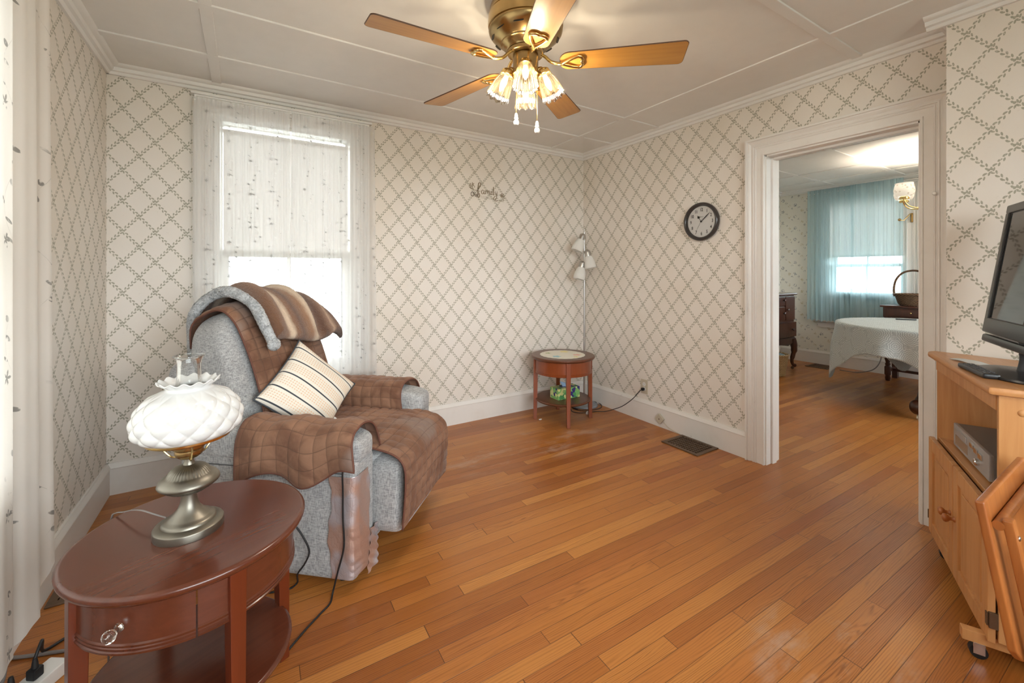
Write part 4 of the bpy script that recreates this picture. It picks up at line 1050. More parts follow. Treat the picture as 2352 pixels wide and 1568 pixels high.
# local frame: x along the front from the far end A (0) to near end B (LAB); interior towards +y
Li = Matrix.Rotation(-CANG, 3, 'Z')
def cl(wx, wy): v = Li @ (Vector((wx, wy, 0))-CO); return (v.x, v.y)
ZTOP = 0.895
wallx = 2.698
top = [cl(2.662, 0.652), (LAB, 0.0), (LAB+0.015, 0.26), cl(2.25, -0.16), cl(wallx, -0.16), cl(wallx, 0.640)]
def inset(poly, d):
    n = len(poly); out = []
    c = Vector((sum(p[0] for p in poly)/n, sum(p[1] for p in poly)/n, 0))
    for i in range(n):
        p0, p1, p2 = Vector((*poly[i-1], 0)), Vector((*poly[i], 0)), Vector((*poly[(i+1) % n], 0))
        e1 = (p1-p0).normalized(); e2 = (p2-p1).normalized(); n1 = Vector((-e1.y, e1.x, 0)); n2 = Vector((-e2.y, e2.x, 0))
        if n1.dot(c-p1) < 0: n1 = -n1
        if n2.dot(c-p1) < 0: n2 = -n2
        b = (n1+n2); b = b/max(0.3, b.length_squared)*2
        out.append(p1+b*d)
    return [(p.x, p.y) for p in out]
m = M(); m.prism(top, 0.026, Matrix.Translation((0, 0, ZTOP-0.026)), 0.009, 2); m.obj('cabinet_top', MT['pinex'], cab, smooth=35)
ins = inset(top, 0.028)
def panel(m, p, q, z0, z1, t=0.018):
    m.beam((p[0], p[1], (z0+z1)/2), (q[0], q[1], (z0+z1)/2), t, z1-z0, bev=0.0015)
F0, F1 = ins[0], ins[1]
yfr = F0[1]
ZB = 0.085
m = M(); panel(m, ins[1], ins[2], ZB, ZTOP-0.026); o = m.obj('side_panel', MT['pine'], cab, smooth=30)
mm = M(); mm.lathe([(0, 0), (0.011, 0), (0.011, 0.003), (0.008, 0.006), (0, 0.007)], 18, Matrix.Translation((ins[1][0]+0.009, ins[1][1]+0.05, ZTOP-0.075)) @ Matrix.Rotation(pi/2, 4, 'Y')); mm.obj('dowel_plug', MT['pine'], o)
m = M(); panel(m, ins[5], ins[4], ZB, ZTOP-0.026); m.obj('side_panel', MT['pine'], cab, smooth=30)
m = M(); panel(m, ins[2], ins[3], ZB, ZTOP-0.026, 0.012); panel(m, ins[3], ins[4], ZB, ZTOP-0.026, 0.012); m.obj('back_panel', MT['pine'], cab, smooth=30)
m = M(); m.bx(F0[0]+0.005, F1[0]-0.010, yfr-0.002, yfr+0.018, ZTOP-0.080, ZTOP-0.026, 0.002); m.obj('top_rail', MT['pine'], cab, smooth=30)
ZS = 0.512
m = M(); m.prism(inset(top, 0.034), 0.018, Matrix.Translation((0, 0, ZS-0.018)), 0.001, 1); m.obj('shelf', MT['pinex'], cab, smooth=30)
m = M(); m.prism(inset(top, 0.034), 0.018, Matrix.Translation((0, 0, ZB)), 0.001, 1); m.obj('bottom_panel', MT['pine'], cab, smooth=30)
dx0, dx1 = F0[0]-0.012, F1[0]+0.004; mid = (dx0+dx1)/2
for k, (a, b) in enumerate(((dx0, mid-0.002), (mid+0.002, dx1))):
    z0, z1 = 0.075, ZS-0.006; y1 = yfr-0.004; y0 = y1-0.020; sw = 0.055
    m = M()
    m.bx(a, a+sw, y0, y1, z0, z1, 0.004); m.bx(b-sw, b, y0, y1, z0, z1, 0.004); m.bx(a+sw-0.001, b-sw+0.001, y0, y1, z1-sw, z1, 0.004); m.bx(a+sw-0.001, b-sw+0.001, y0, y1, z0, z0+sw, 0.004)
    d = m.obj('door', MT['pine'], cab, smooth=30)
    m = M(); m.bx(a+sw-0.004, b-sw+0.004, y0+0.009, y1-0.003, z0+sw-0.004, z1-sw+0.004, 0.001); m.bx(a+sw+0.022, b-sw-0.022, y0+0.004, y0+0.011, z0+sw+0.022, z1-sw-0.022, 0.004); m.obj('door_panel', MT['pine'], d, smooth=30)
    kx = (b-0.026) if k == 0 else (a+0.026); m = M()
    m.lathe([(0.010, 0), (0.010, 0.003), (0.006, 0.007), (0.007, 0.014), (0.013, 0.020), (0.016, 0.027), (0.014, 0.033), (0.008, 0.036), (0, 0.0365)], 24, Matrix.Translation((kx, y0, z1-0.20)) @ Matrix.Rotation(pi/2, 4, 'X')); m.obj('knob', MT['pinedk'], d, smooth=60)
    hx = a if k == 0 else b
    m = M(); m.bx(hx-0.004, hx+0.008 if k else hx+0.004, y0+0.002, y1+0.002, z0+0.05, z0+0.10, 0.002); m.bx(hx-0.010 if k else hx, hx+0.004, y0-0.003, y0+0.001, z0+0.055, z0+0.095, 0.001); m.cyl((hx+0.004, y1, z0+0.05), (hx+0.004, y1, z0+0.10), 0.004, 10); m.obj('hinge', MT['iron'], d)
for xx in (0.08, LAB-0.05):
    m = M(); m.bx(xx-0.014, xx+0.014, 0.022 if xx < 0.2 else -0.050, 0.22, 0.050, 0.086, 0.003); m.obj('foot_rail', MT['pine'], cab, smooth=30)
    for yy in ((0.045 if xx < 0.2 else -0.01), 0.17):
        m = M(); m.cyl((xx-0.010, yy, 0.022), (xx+0.010, yy, 0.022), 0.022, 24); w = m.obj('caster', MT['blackm'], cab)
        m = M(); m.bx(xx-0.014, xx-0.011, yy-0.014, yy+0.014, 0.016, 0.052, 0.001); m.bx(xx+0.011, xx+0.014, yy-0.014, yy+0.014, 0.016, 0.052, 0.001); m.bx(xx-0.014, xx+0.014, yy-0.014, yy+0.014, 0.047, 0.051, 0.001); m.obj('caster_fork', MT['chrome'], w)
# ------------------------------------------------------------------ television
TVC = Vector((2.270, 0.318, ZTOP+0.0005))
tv = thing('television', 'black flat screen television tilted slightly back on the pine cabinet', 'television', TVC, CANG)
m = M(); m.lathe([(0, 0), (0.165, 0), (0.168, 0.004), (0.165, 0.010), (0.10, 0.016), (0.05, 0.020), (0.0, 0.022)], 56, Matrix.Diagonal((1, 0.62, 1, 1))); m.obj('stand_base', MT['black'], tv, smooth=50)
m = M(); m.tube([(0, 0.015, 0.015), (0, 0.022, 0.06), (0, 0.020, 0.12), (0, 0.035, 0.20)], 0.026, 16, sm=4, flat=0.6); m.obj('neck', MT['black'], tv, smooth=60)
TT = Matrix.Translation((0, 0.0, 0.118)) @ Matrix.Rotation(radians(-8), 4, 'X')
w = 0.335; hh = 0.515
m = M()
# bezel: four bars then body
m.bx(-w, w, -0.010, 0.030, 0, 0.060, 0.006); m.bx(-w, w, -0.010, 0.030, hh-0.034, hh, 0.006); m.bx(-w, -w+0.034, -0.0095, 0.030, 0.05, hh-0.03, 0.005); m.bx(w-0.034, w, -0.0095, 0.030, 0.05, hh-0.03, 0.005)
m.obj('bezel', MT['bezel'], tv, smooth=40, mt=TT)
m = M(); m.bx(-w+0.010, w-0.010, 0.004, 0.050, 0.012, hh-0.012, 0.008); m.bx(-0.24, 0.24, 0.045, 0.095, 0.06, hh-0.09, 0.02); m.obj('rear_shell', MT['black'], tv, smooth=40, mt=TT)
m = M(); m.bx(-w+0.030, w-0.030, -0.003, 0.003, 0.056, hh-0.030); m.obj('screen', MT['screen'], tv, smooth=0, mt=TT)
m = M(); m.bx(-w+0.036, w-0.036, -0.0045, -0.0030, 0.058, 0.062); m.bx(-w+0.032, -w+0.036, -0.0045, -0.003, 0.058, hh-0.032); m.bx(-w+0.036, w-0.036, -0.0045, -0.003, hh-0.036, hh-0.032); m.obj('inner_frame', MT['black'], tv, smooth=0, mt=TT)
m = M(); m.bx(-w+0.02, w-0.02, -0.012, 0.040, -0.036, -0.006, 0.007); m.obj('speaker_bar', MT['bezel'], tv, smooth=40, mt=TT)
# remote control
rm = thing('remote_control', 'black remote control lying on the pine cabinet below the television', 'remote control', (2.228, 0.412, ZTOP+0.0005), CANG+radians(4))
m = M(); m.bx(-0.105, 0.105, -0.022, 0.022, 0, 0.018, 0.006); m.obj('remote_body', MT['black'], rm)
m = M()
for i in range(9):
    for j in range(3): m.sup((-0.075+i*0.019, -0.012+j*0.012, 0.0185), (0.011, 0.008, 0.004), 0.6, 0.6, 10, 6)
m.obj('buttons', plain('grey_rubber_keys', (0.10, 0.10, 0.105), 0.6), rm)['kind'] = 'stuff'
m = M(); m.grid(lambda u, v: (-0.08+0.16*u, -0.03+0.06*v, 0.0008+0.003*abs(sin(u*5+v*3))), 12, 8)
o = m.obj('envelope', plain('white_paper', (0.75, 0.75, 0.73), 0.8), None, smooth=180, solid=0.0008); o.location = (2.452, 0.462, ZTOP+0.001); o.rotation_euler = (0, 0, CANG+0.4); tag(o, 'white paper envelope lying behind the remote beside the television base', 'envelope')
# silver disc player on the shelf
vc = thing('disc_player', 'silver disc player on the open shelf of the pine cabinet', 'disc player', CO + Matrix.Rotation(CANG, 3, 'Z') @ Vector((0.315, 0.060, ZS+0.0005)), CANG)
m = M(); m.bx(-0.20, 0.20, 0.012, 0.25, 0.008, 0.098, 0.003); m.bx(-0.19, -0.16, 0.03, 0.06, 0, 0.01); m.bx(0.16, 0.19, 0.03, 0.06, 0, 0.01); m.bx(-0.19, -0.16, 0.2, 0.23, 0, 0.01); m.bx(0.16, 0.19, 0.2, 0.23, 0, 0.01); m.obj('case', plain('grey_case', (0.22, 0.21, 0.20), 0.45, 0.3), vc, smooth=30)
m = M(); m.bx(-0.20, 0.20, 0, 0.014, 0.006, 0.100, 0.004); fp = m.obj('front_panel', MT['silver'], vc, smooth=30)
m = M(); m.bx(-0.17, -0.03, -0.004, 0.002, 0.066, 0.088, 0.002); m.obj('disc_tray', MT['silver'], fp)
m = M(); m.bx(-0.17, -0.02, -0.0015, 0.002, 0.020, 0.058, 0.001); m.obj('display', plain('display_window', lin(150, 128, 108), 0.2), fp)
for i in range(3):
    m = M(); m.bx(0.02+i*0.045, 0.055+i*0.045, -0.006, 0.002, 0.070-i*0.006, 0.086-i*0.004, 0.002); m.obj('button', MT['chrome'], fp)
m = M(); m.lathe([(0.012, 0), (0.012, 0.010), (0.009, 0.013), (0, 0.013)], 20, Matrix.Translation((0.10, 0.0, 0.038)) @ Matrix.Rotation(pi/2, 4, 'X')); m.obj('dial', MT['chrome'], fp)
# ------------------------------------------------------------------ folded tray table in front of the cabinet
tt = thing('folding_tray_table', 'amber maple folding tray table standing folded against the cabinet at right', 'tray table', (1.505, 0.170, 0))
lean = Vector((0, 0.165, 1.0)).normalized()      # direction up along the folded board
def onb(x, h, d): # x right, h up along the board, d towards the camera side (-y)
    nrm = Vector((0, 1.0, -0.165)).normalized(); return Vector((x, 0, 0))+lean*h+nrm*(-d)
RB = Matrix.Rotation(-atan2(0.165, 1.0), 4, 'X')
m = M(); m.prism([(0.03, 0), (0.47, 0), (0.50, 0.03), (0.50, 0.33), (0.47, 0.36), (0.0, 0.36), (0.0, 0.03)], 0.018, Matrix.Translation(onb(0.0, 0.350, 0.0)) @ RB @ Matrix.Rotation(pi/2, 4, 'X'), 0.005, 3)
m.obj('tray_top', MT['pinedk'], tt, smooth=40)
for (x, d, w_, ang) in ((0.035, 0.045, 0.030, 0.0), (0.44, 0.045, 0.030, 0.0), (0.075, 0.072, 0.026, 0.0), (0.40, 0.072, 0.026, 0.0)):
    m = M(); h0 = 0.015 if d < 0.06 else 0.010
    m.beam(onb(x, h0, d), onb(x, 0.670 if d < 0.06 else 0.60, d), w_, 0.019, (0, -1, 0), 0.004); l_ = m.obj('leg', MT['pinedk'], tt, smooth=40)
    m = M(); m.sup(onb(x, 0.63 if d < 0.06 else 0.56, d+0.0105), (0.013, 0.006, 0.013), 1, 1, 14, 8); m.obj('screw', MT['chrome'], l_)
m = M(); m.cyl(onb(0.02, 0.655, 0.028), onb(0.48, 0.655, 0.028), 0.011, 16); m.bx(0.05, 0.45, -0.030, -0.0, 0.665, 0.70, 0.004); m.obj('cross_bar', MT['pinedk'], tt)
m = M(); m.cyl(onb(0.04, 0.12, 0.045), onb(0.44, 0.12, 0.045), 0.011, 16); m.obj('stretcher', MT['pinedk'], tt)
# ------------------------------------------------------------------ clock
CKX, CKY, CKZ = XB-0.001, 1.936, 1.633
ck = thing('wall_clock', 'round black rimmed wall clock with white dial on the right wall', 'clock', (CKX, CKY, CKZ))
KR = Matrix.Rotation(-pi/2, 4, 'Z') @ Matrix.Rotation(pi/2, 4, 'X')     # dial local x->..., z out of wall
KM = Matrix(((0, 0, -1, 0), (-1, 0, 0, 0), (0, 1, 0, 0), (0, 0, 0, 1)))   # local x -> -y world, local y -> z world, local z -> -x world
m = M(); m.lathe([(0.0, 0.001), (0.128, 0.001), (0.139, 0.006), (0.142, 0.018), (0.140, 0.030), (0.134, 0.038), (0.128, 0.040), (0.121, 0.036), (0.116, 0.026), (0.114, 0.014)], 72, KM, None, False); m.obj('rim', plain('dark_bronze_rim', (0.045, 0.038, 0.036), 0.22), ck, smooth=50)
m = M(); m.lathe([(0.0, 0.014), (0.1165, 0.014)], 72, KM, None, False); dl = m.obj('dial', plain('clock_dial', (0.80, 0.79, 0.78), 0.5), ck, smooth=0)
MT['ink'] = plain('black_ink', (0.02, 0.018, 0.018), 0.6)
TW = radians(6)   # the clock hangs turned slightly
m = M()
for n_ in range(1, 13):
    a = pi/2-n_*pi/6; text_mesh(str(n_), 0.030, 0.0003, KM @ Matrix.Rotation(TW*0, 4, 'Z') @ Matrix.Translation((0.088*cos(a), 0.088*sin(a)-0.001, 0.0146)) @ Matrix.Diagonal((0.82, 1.12, 1, 1)), m, offset=0.0006)
for i in range(60):
    a = i*pi/30; r0 = 0.106 if i % 5 else 0.1045
    m.box((0, 0, 0), (0.0012 if i % 5 else 0.0028, 0.0028, 0.0004), mt=KM @ Matrix.Translation((r0*cos(a), r0*sin(a), 0.0146)) @ Matrix.Rotation(a-pi/2, 4, 'Z'))
m.obj('numerals', MT['ink'], dl, smooth=0)
m = M(); text_mesh('Quartz', 0.012, 0.0002, KM @ Matrix.Translation((0.0, 0.036, 0.0146)), m); m.obj('dial_lettering', plain('grey_ink', (0.16, 0.15, 0.15), 0.6), dl, smooth=0)
def hand(nm, deg, L, tail, w0, z, spade=False):
    a = radians(90-deg); mt = KM @ Matrix.Translation((0, 0, z)) @ Matrix.Rotation(a, 4, 'Z')
    m = M()
    if spade: poly = [(-tail, -w0*0.4), (L*0.50, -w0*0.35), (L*0.58, -w0*2.3), (L*0.70, -w0*2.0), (L*0.86, -w0*0.3), (L, 0), (L*0.86, w0*0.3), (L*0.70, w0*2.0), (L*0.58, w0*2.3), (L*0.50, w0*0.35), (-tail, w0*0.4)]
    else: poly = [(-tail, -w0*0.5), (0, -w0*0.5), (L*0.6, -w0), (L, -0.0004), (L, 0.0004), (L*0.6, w0), (0, w0*0.5), (-tail, w0*0.5)]
    m.prism(poly, 0.0008, mt); return m.obj(nm, MT['ink'], ck, smooth=0)
hand('hour_hand', 326, 0.060, 0.006, 0.0042, 0.018, True); hand('minute_hand', 49, 0.094, 0.006, 0.0032, 0.020); hand('second_hand', 209, 0.070, 0.030, 0.0010, 0.022)
m = M(); m.lathe([(0.0055, 0.016), (0.0055, 0.023), (0, 0.0245)], 20, KM); m.obj('hub', MT['ink'], ck)
m = M(); m.lathe([(0.0, 0.033), (0.122, 0.0325)], 64, KM, None, False); m.obj('cover_glass', glass('clock_glass', (1, 1, 1), 1.0, 0.01), ck, smooth=0)
# ------------------------------------------------------------------ wall decal lettering on the back wall
MT['decal'] = plain('brown_vinyl', lin(132, 116, 92), 0.5); MT['decald'] = plain('dark_vinyl', lin(84, 68, 56), 0.5)
dec = thing('wall_decal', 'brown vinyl lettering reading Our family on the back wall', 'wall decal', (1.800, YA-0.0005, 1.945))
# local x right along the wall, y up; z out of the wall
DM = Matrix(((1, 0, 0, 0), (0, 0, -1, 0), (0, 1, 0, 0), (0, 0, 0, 1)))
SK = [0]
def stroke(m, pts, w, k=8, ww=None):
    SK[0] += 1; zo = 0.0010+0.00004*SK[0]
    P = spline([Vector((x*0.001, y*0.001, 0)) for x, y in pts], k); n = len(P); vs = []
    for i, p in enumerate(P):
        d = (P[min(i+1, n-1)]-P[max(i-1, 0)]).normalized(); s = Vector((-d.y, d.x, 0))
        wi = w*0.001*(0.55+0.45*abs(d.y))*(0.35+0.65*min(1, min(i, n-1-i)/(0.12*n)))
        vs += [p+s*wi/2+Vector((0, 0, zo)), p-s*wi/2+Vector((0, 0, zo))]
    m.add(vs, [[2*i, 2*i+1, 2*i+3, 2*i+2] for i in range(n-1)], DM)
m = M()
stroke(m, [(-125, 5), (-112, 20), (-95, 45), (-84, 68), (-88, 82), (-102, 78), (-108, 55), (-110, 10), (-112, -28), (-106, -46), (-96, -36), (-98, -12), (-110, 0)], 9)
stroke(m, [(-122, 2), (-105, 6), (-86, 12)], 6)
stroke(m, [(-52, 16), (-66, 22), (-76, 8), (-72, -10), (-60, -8), (-52, 10), (-50, 20)], 7); stroke(m, [(-50, 22), (-52, 0), (-48, -10), (-38, -4)], 7)
stroke(m, [(-36, 22), (-34, -10)], 8); stroke(m, [(-34, 6), (-24, 22), (-16, 18), (-16, -10)], 7); stroke(m, [(-16, 6), (-6, 22), (2, 17), (2, -4), (8, -10), (14, -4)], 7)
stroke(m, [(20, 24), (18, -2), (24, -10), (32, -4)], 8); stroke(m, [(19, 36), (22, 39)], 7)
stroke(m, [(42, 62), (40, 20), (39, -4), (44, -10), (50, -4)], 9)
stroke(m, [(58, 24), (58, 4), (66, -4), (76, 6)], 7); stroke(m, [(80, 26), (76, 0), (72, -34), (58, -52), (44, -44), (50, -26), (70, -14), (92, -4)], 7)
m.obj('script_lettering', MT['decal'], dec, smooth=0)
m = M(); text_mesh('Our', 0.050, 0.0003, DM @ Matrix.Translation((-0.143, -0.024, 0.0045)) @ Matrix.Diagonal((0.92, 1.15, 1, 1)), m); m.obj('plain_lettering', MT['decald'], dec, smooth=0)
m = M(); text_mesh('G', 0.046, 0.0003, DM @ Matrix.Translation((0.066, -0.052, 0.0008)), m, shear=0.3); text_mesh('rows', 0.026, 0.0003, DM @ Matrix.Translation((0.118, -0.050, 0.0008)), m, shear=0.3); m.obj('small_lettering', MT['decal'], dec, smooth=0)
m = M()
stroke(m, [(-120, 14), (-140, 12), (-158, 26), (-164, 42), (-152, 52), (-142, 42), (-150, 34)], 5)
for i, (bx_, by_, an, L_) in enumerate(((-168, 46, 125, 30), (-166, 40, 150, 34), (-160, 50, 95, 28), (-158, 48, 70, 26), (-170, 30, 165, 26), (-152, 18, 150, 40), (130, -20, 60, 34), (134, -24, 30, 30), (128, -18, 90, 32), (136, -32, 0, 26), (126, -26, 120, 26), (132, -38, -30, 24))):
    a = radians(an); stroke(m, [(bx_, by_), (bx_+L_*0.5*cos(a+0.25), by_+L_*0.5*sin(a+0.25)), (bx_+L_*cos(a), by_+L_*sin(a))], 7)
stroke(m, [(100, -14), (112, 2), (122, -8), (114, -16), (132, -22)], 5)
m.obj('leaf_sprigs', MT['decal'], dec, smooth=0)
m = M()
stroke(m, [(-88, -46), (0, -47), (60, -54), (150, -64)], 4); 
for i in range(18): stroke(m, [(-86+i*9, -30-i*0.4), (-82+i*9, -33-i*0.4)], 5, 2)
m.obj('underline', MT['decal'], dec, smooth=0)
# ------------------------------------------------------------------ outlet, cover plate, phone jack
def plate(name, label, y, z, w, h, mat, cat):
    t = thing(name, label, cat, (XB, y, z)); m = M(); m.bx(-0.006, 0, -w/2, w/2, -h/2, h/2, 0.0025); m.obj('cover_plate', mat, t, smooth=40); return t
ol = plate('wall_outlet', 'ivory electrical outlet low on the right wall with a black plug in it', 2.480, 0.288, 0.075, 0.120, MT['ivory'], 'outlet')
for zz in (0.020, -0.020):
    m = M(); m.lathe([(0.0165, 0), (0.0165, 0.0015), (0, 0.0015)], 28, Matrix.Translation((-0.006, 0, zz)) @ KM); s = m.obj('socket', MT['white'], ol)
    m = M()
    for yy in (-0.006, 0.006): m.box((-0.0077, yy, zz+0.003), (0.0008, 0.0018, 0.007))
    m.lathe([(0.0022, 0), (0.0022, 0.0006), (0, 0.0006)], 10, Matrix.Translation((-0.0075, 0, zz-0.007)) @ KM); m.obj('slots', MT['void'], s)
cvp = plate('blank_wall_plate', 'papered blank wall plate on the right wall between corner and clock', 2.473, 1.662, 0.085, 0.126, MT['wallB'], 'wall plate')
for c in cvp.children: c.location = (0, 0, 0)
pj = thing('phone_jack', 'small beige phone jack screwed at a tilt on the right baseboard', 'phone jack', (XB-0.019, 2.30, 0.070))
m = M(); m.box((-0.010, 0, 0), (0.020, 0.062, 0.062), 0.004, 2, Matrix.Rotation(radians(38), 4, 'X')); m.obj('jack_body', MT['ivory'], pj, smooth=40)
m = M(); m.lathe([(0.005, 0), (0.005, 0.0012), (0, 0.0012)], 12, Matrix.Translation((-0.020, 0, 0)) @ KM); m.obj('screw', MT['iron'], pj)
cord('phone_cord', 'thin pale phone cord running from the beige jack along the right baseboard', [(XB-0.032, 2.262, 0.055), (XB-0.035, 2.22, 0.030), (XB-0.030, 2.16, 0.012), (XB-0.026, 2.10, 0.004), (XB-0.024, 2.02, 0.003)], 0.0022, MT['ivory'])
plug = thing('lamp_plug', 'black plug and cord of the corner floor lamp in the right wall outlet', 'plug', (XB-0.008, 2.480, 0.268))
m = M(); m.bx(-0.028, 0, -0.010, 0.010, -0.012, 0.012, 0.004); m.obj('plug_body', MT['blackm'], plug)
m = M(); P0 = Vector((XB-0.008, 2.480, 0.268))
m.tube([Vector(p)-P0 for p in [(XB-0.034, 2.480, 0.267), (XB-0.046, 2.495, 0.250), (2.820, 2.56, 0.17), (2.795, 2.65, 0.09), (2.772, 2.74, 0.04), (2.745, 2.80, 0.012), (2.68, 2.86, 0.004), (2.60, 2.885, 0.004), (2.53, 2.91, 0.004), (2.50, 2.97, 0.004), (2.53, 3.03, 0.004)]], 0.0032, 8, sm=8); m.obj('plug_cord', MT['blackm'], plug, smooth=180)
cord('cord_loops', 'black coiled slack of cord round the base of the corner floor lamp', [(2.715+0.150*cos(a*0.5)*(1+0.03*sin(a)), 3.025+0.135*sin(a*0.5), 0.0035+0.006*(i_ > 12)) for i_, a in enumerate([k*0.5 for k in range(4, 40)])], 0.003, MT['blackm'])
pt = M(); pt.box((0, 0, 0.011), (0.045, 0.018, 0.020), 0.004); o = pt.obj('cord_tag', MT['white'], None); o.location = (2.565, 2.845, 0.007); o.rotation_euler = (0, 0, 0.6); tag(o, 'small white tag on the black cord by the corner table leg', 'tag')
for (x_, y_, r_, c_) in ((2.135, 2.96, 0.010, 'small white paper scrap on the floor by the corner table leg'),):
    m = M(); m.sup((0, 0, 0.004), (0.030, 0.014, 0.008), 0.7, 0.7, 12, 6); o = m.obj('paper_scrap', MT['white'], None); o.location = (x_, y_, 0); tag(o, c_, 'paper scrap')
# ------------------------------------------------------------------ floor registers
def register(label, x0, x1, y0, y1, nx, ny, fl=True):
    t = thing('floor_register', label, 'floor vent', ((x0+x1)/2, (y0+y1)/2, 0), group='iron floor registers'); w, h = (x1-x0), (y1-y0)
    m = M(); m.bx(-w/2+0.01, w/2-0.01, -h/2+0.01, h/2-0.01, 0.0005, 0.002); m.obj('duct_opening', MT['void'], t, smooth=0)
    b = 0.028; m = M()
    m.bx(-w/2, w/2, -h/2, -h/2+b, 0, 0.008, 0.003); m.bx(-w/2, w/2, h/2-b, h/2, 0, 0.008, 0.003); m.bx(-w/2, -w/2+b, -h/2+b-0.002, h/2-b+0.002, 0, 0.008, 0.003); m.bx(w/2-b, w/2, -h/2+b-0.002, h/2-b+0.002, 0, 0.008, 0.003); m.obj('rim', MT['iron'], t, smooth=40)
    m = M()
    for i in range(1, nx): xx = -w/2+b+(w-2*b)*i/nx; m.bx(xx-0.003, xx+0.003, -h/2+b-0.002, h/2-b+0.002, 0.002, 0.0065)
    for j in range(1, ny): yy = -h/2+b+(h-2*b)*j/ny; m.bx(-w/2+b-0.002, w/2-b+0.002, yy-0.003, yy+0.003, 0.002, 0.0068)
    m.obj('grille', MT['iron'], t, smooth=0)
register('brown iron floor register beside the right baseboard', 2.615, 2.858, 1.797, 2.097, 9, 11)
register('dark floor register by the left wall under the curtain', XL+0.028, XL+0.090, 2.27, 2.42, 3, 6)
register('dark floor register by the far wall of the dining room', 6.38, 6.66, 2.52, 2.78, 8, 8)
# ------------------------------------------------------------------ recliner cords, power strip and cables
def CW_(x, y, z): v = CHL+Matrix.Rotation(CHR, 3, 'Z') @ Vector((x, y, z)); return (v.x, v.y, v.z)
cord('recliner_cord', 'black cord hanging from the arm of the recliner and running along the floor', [CW_(-0.436, -0.425, 0.545), CW_(-0.440, -0.418, 0.48), CW_(-0.428, -0.412, 0.41), CW_(-0.424, -0.410, 0.30), CW_(-0.424, -0.414, 0.19), CW_(-0.428, -0.39, 0.09), (0.288, 1.775, 0.012), (0.272, 1.735, 0.004), (0.233, 1.700, 0.004), (0.190, 1.662, 0.004), (0.146, 1.619, 0.004), (0.08, 1.55, 0.004)], 0.0035, MT['blackm'])
cord('power_cord', 'black power cord looping from behind the recliner beside the foreground table', [CW_(-0.430, -0.16, 0.330), CW_(-0.440, -0.20, 0.28), CW_(-0.436, -0.245, 0.22), CW_(-0.430, -0.269, 0.16), CW_(-0.430, -0.25, 0.11), CW_(-0.432, -0.219, 0.065), (0.176, 1.915, 0.006), (0.13, 1.90, 0.004), (0.0, 1.95, 0.004), (-0.2, 2.0, 0.004), (-0.40, 2.04, 0.0045)], 0.0035, MT['blackm'])
ps = thing('power_strip', 'white power strip on the floor at the lower left with two black plugs', 'power strip', (-0.560, 1.805, 0), radians(56))
m = M(); m.bx(-0.13, 0.115, -0.032, 0.032, 0, 0.042, 0.005); m.obj('strip_body', MT['white'], ps, smooth=40)
for i, xx in enumerate((0.045, -0.015)):
    m = M(); m.bx(xx-0.014, xx+0.014, -0.014, 0.014, 0.042, 0.072, 0.004); m.lathe([(0.009, 0.070), (0.007, 0.088), (0.005, 0.100), (0, 0.100)], 12, Matrix.Translation((xx, 0, 0))); pg = m.obj('plug', MT['blackm'], ps)
cord('thin_black_cord', 'black cord rising from the power strip and running behind the foreground table', [(-0.535, 1.842, 0.098), (-0.530, 1.87, 0.125), (-0.540, 1.915, 0.10), (-0.560, 1.985, 0.03), (-0.555, 2.02, 0.006), (-0.50, 2.065, 0.005), (-0.44, 2.08, 0.005), (-0.36, 2.10, 0.005)], 0.0045, MT['blackm'])
cord('grey_floor_cable', 'thick grey cable lying across the floor behind the power strip', [(-0.72+0.075, 2.035, 0.006), (-0.60, 2.015, 0.006), (-0.52, 1.985, 0.006), (-0.42, 1.95, 0.006), (-0.3, 1.93, 0.006)], 0.0055, MT['greyc'])
cord('grey_hanging_cable', 'grey cable hanging from under the cream curtain at the left edge', [(-0.615, 1.92, 0.45), (-0.612, 1.905, 0.28), (-0.612, 1.895, 0.14), (-0.610, 1.875, 0.05), (-0.630, 1.84, 0.008), (-0.64, 1.78, 0.006)], 0.0055, MT['greyc'])
# ------------------------------------------------------------------ dining room
# chest of drawers with cabriole legs
ch = thing('antique_cabinet', 'dark antique cabinet on cabriole legs by the dining room wall', 'cabinet', (5.60, 2.985, 0))
x0, x1, y0, y1 = -0.47, 0.47, -0.235, 0.235
m = M(); m.bx(x0, x1, y0+0.02, y1, 0.36, 0.965, 0.004); m.obj('carcass', MT['dwood'], ch, smooth=30)
m = M(); m.bx(x0-0.025, x1+0.025, y0-0.012, y1+0.01, 0.965, 0.992, 0.008); m.obj('top', MT['dwood'], ch, smooth=30)
def front(nm, a, b, c, d, knobs, parent=ch, bow=0.0):
    m = M(); m.bx(a+0.004, b-0.004, y0+0.004-bow, y0+0.024, c+0.004, d-0.004, 0.005); o = m.obj(nm, MT['dwood'], parent, smooth=30)
    for kx, kz in knobs:
        m = M(); m.lathe([(0.007, 0), (0.007, 0.008), (0.015, 0.016), (0.017, 0.024), (0.010, 0.030), (0, 0.031)], 18, Matrix.Translation((kx, y0+0.004-bow, kz)) @ Matrix.Rotation(pi/2, 4, 'X')); m.obj('knob', MT['dwood'], o)
front('drawer', -0.20, 0.22, 0.83, 0.955, [(0.17, 0.905)]); front('drawer', -0.20, 0.22, 0.65, 0.825, [(0.17, 0.74)]); front('door', 0.225, 0.465, 0.645, 0.955, [(0.255, 0.78)]); front('door', -0.465, -0.205, 0.645, 0.955, [(-0.23, 0.78)])
front('drawer', -0.46, 0.46, 0.43, 0.625, [(0.34, 0.53), (-0.34, 0.53)], bow=0.02)
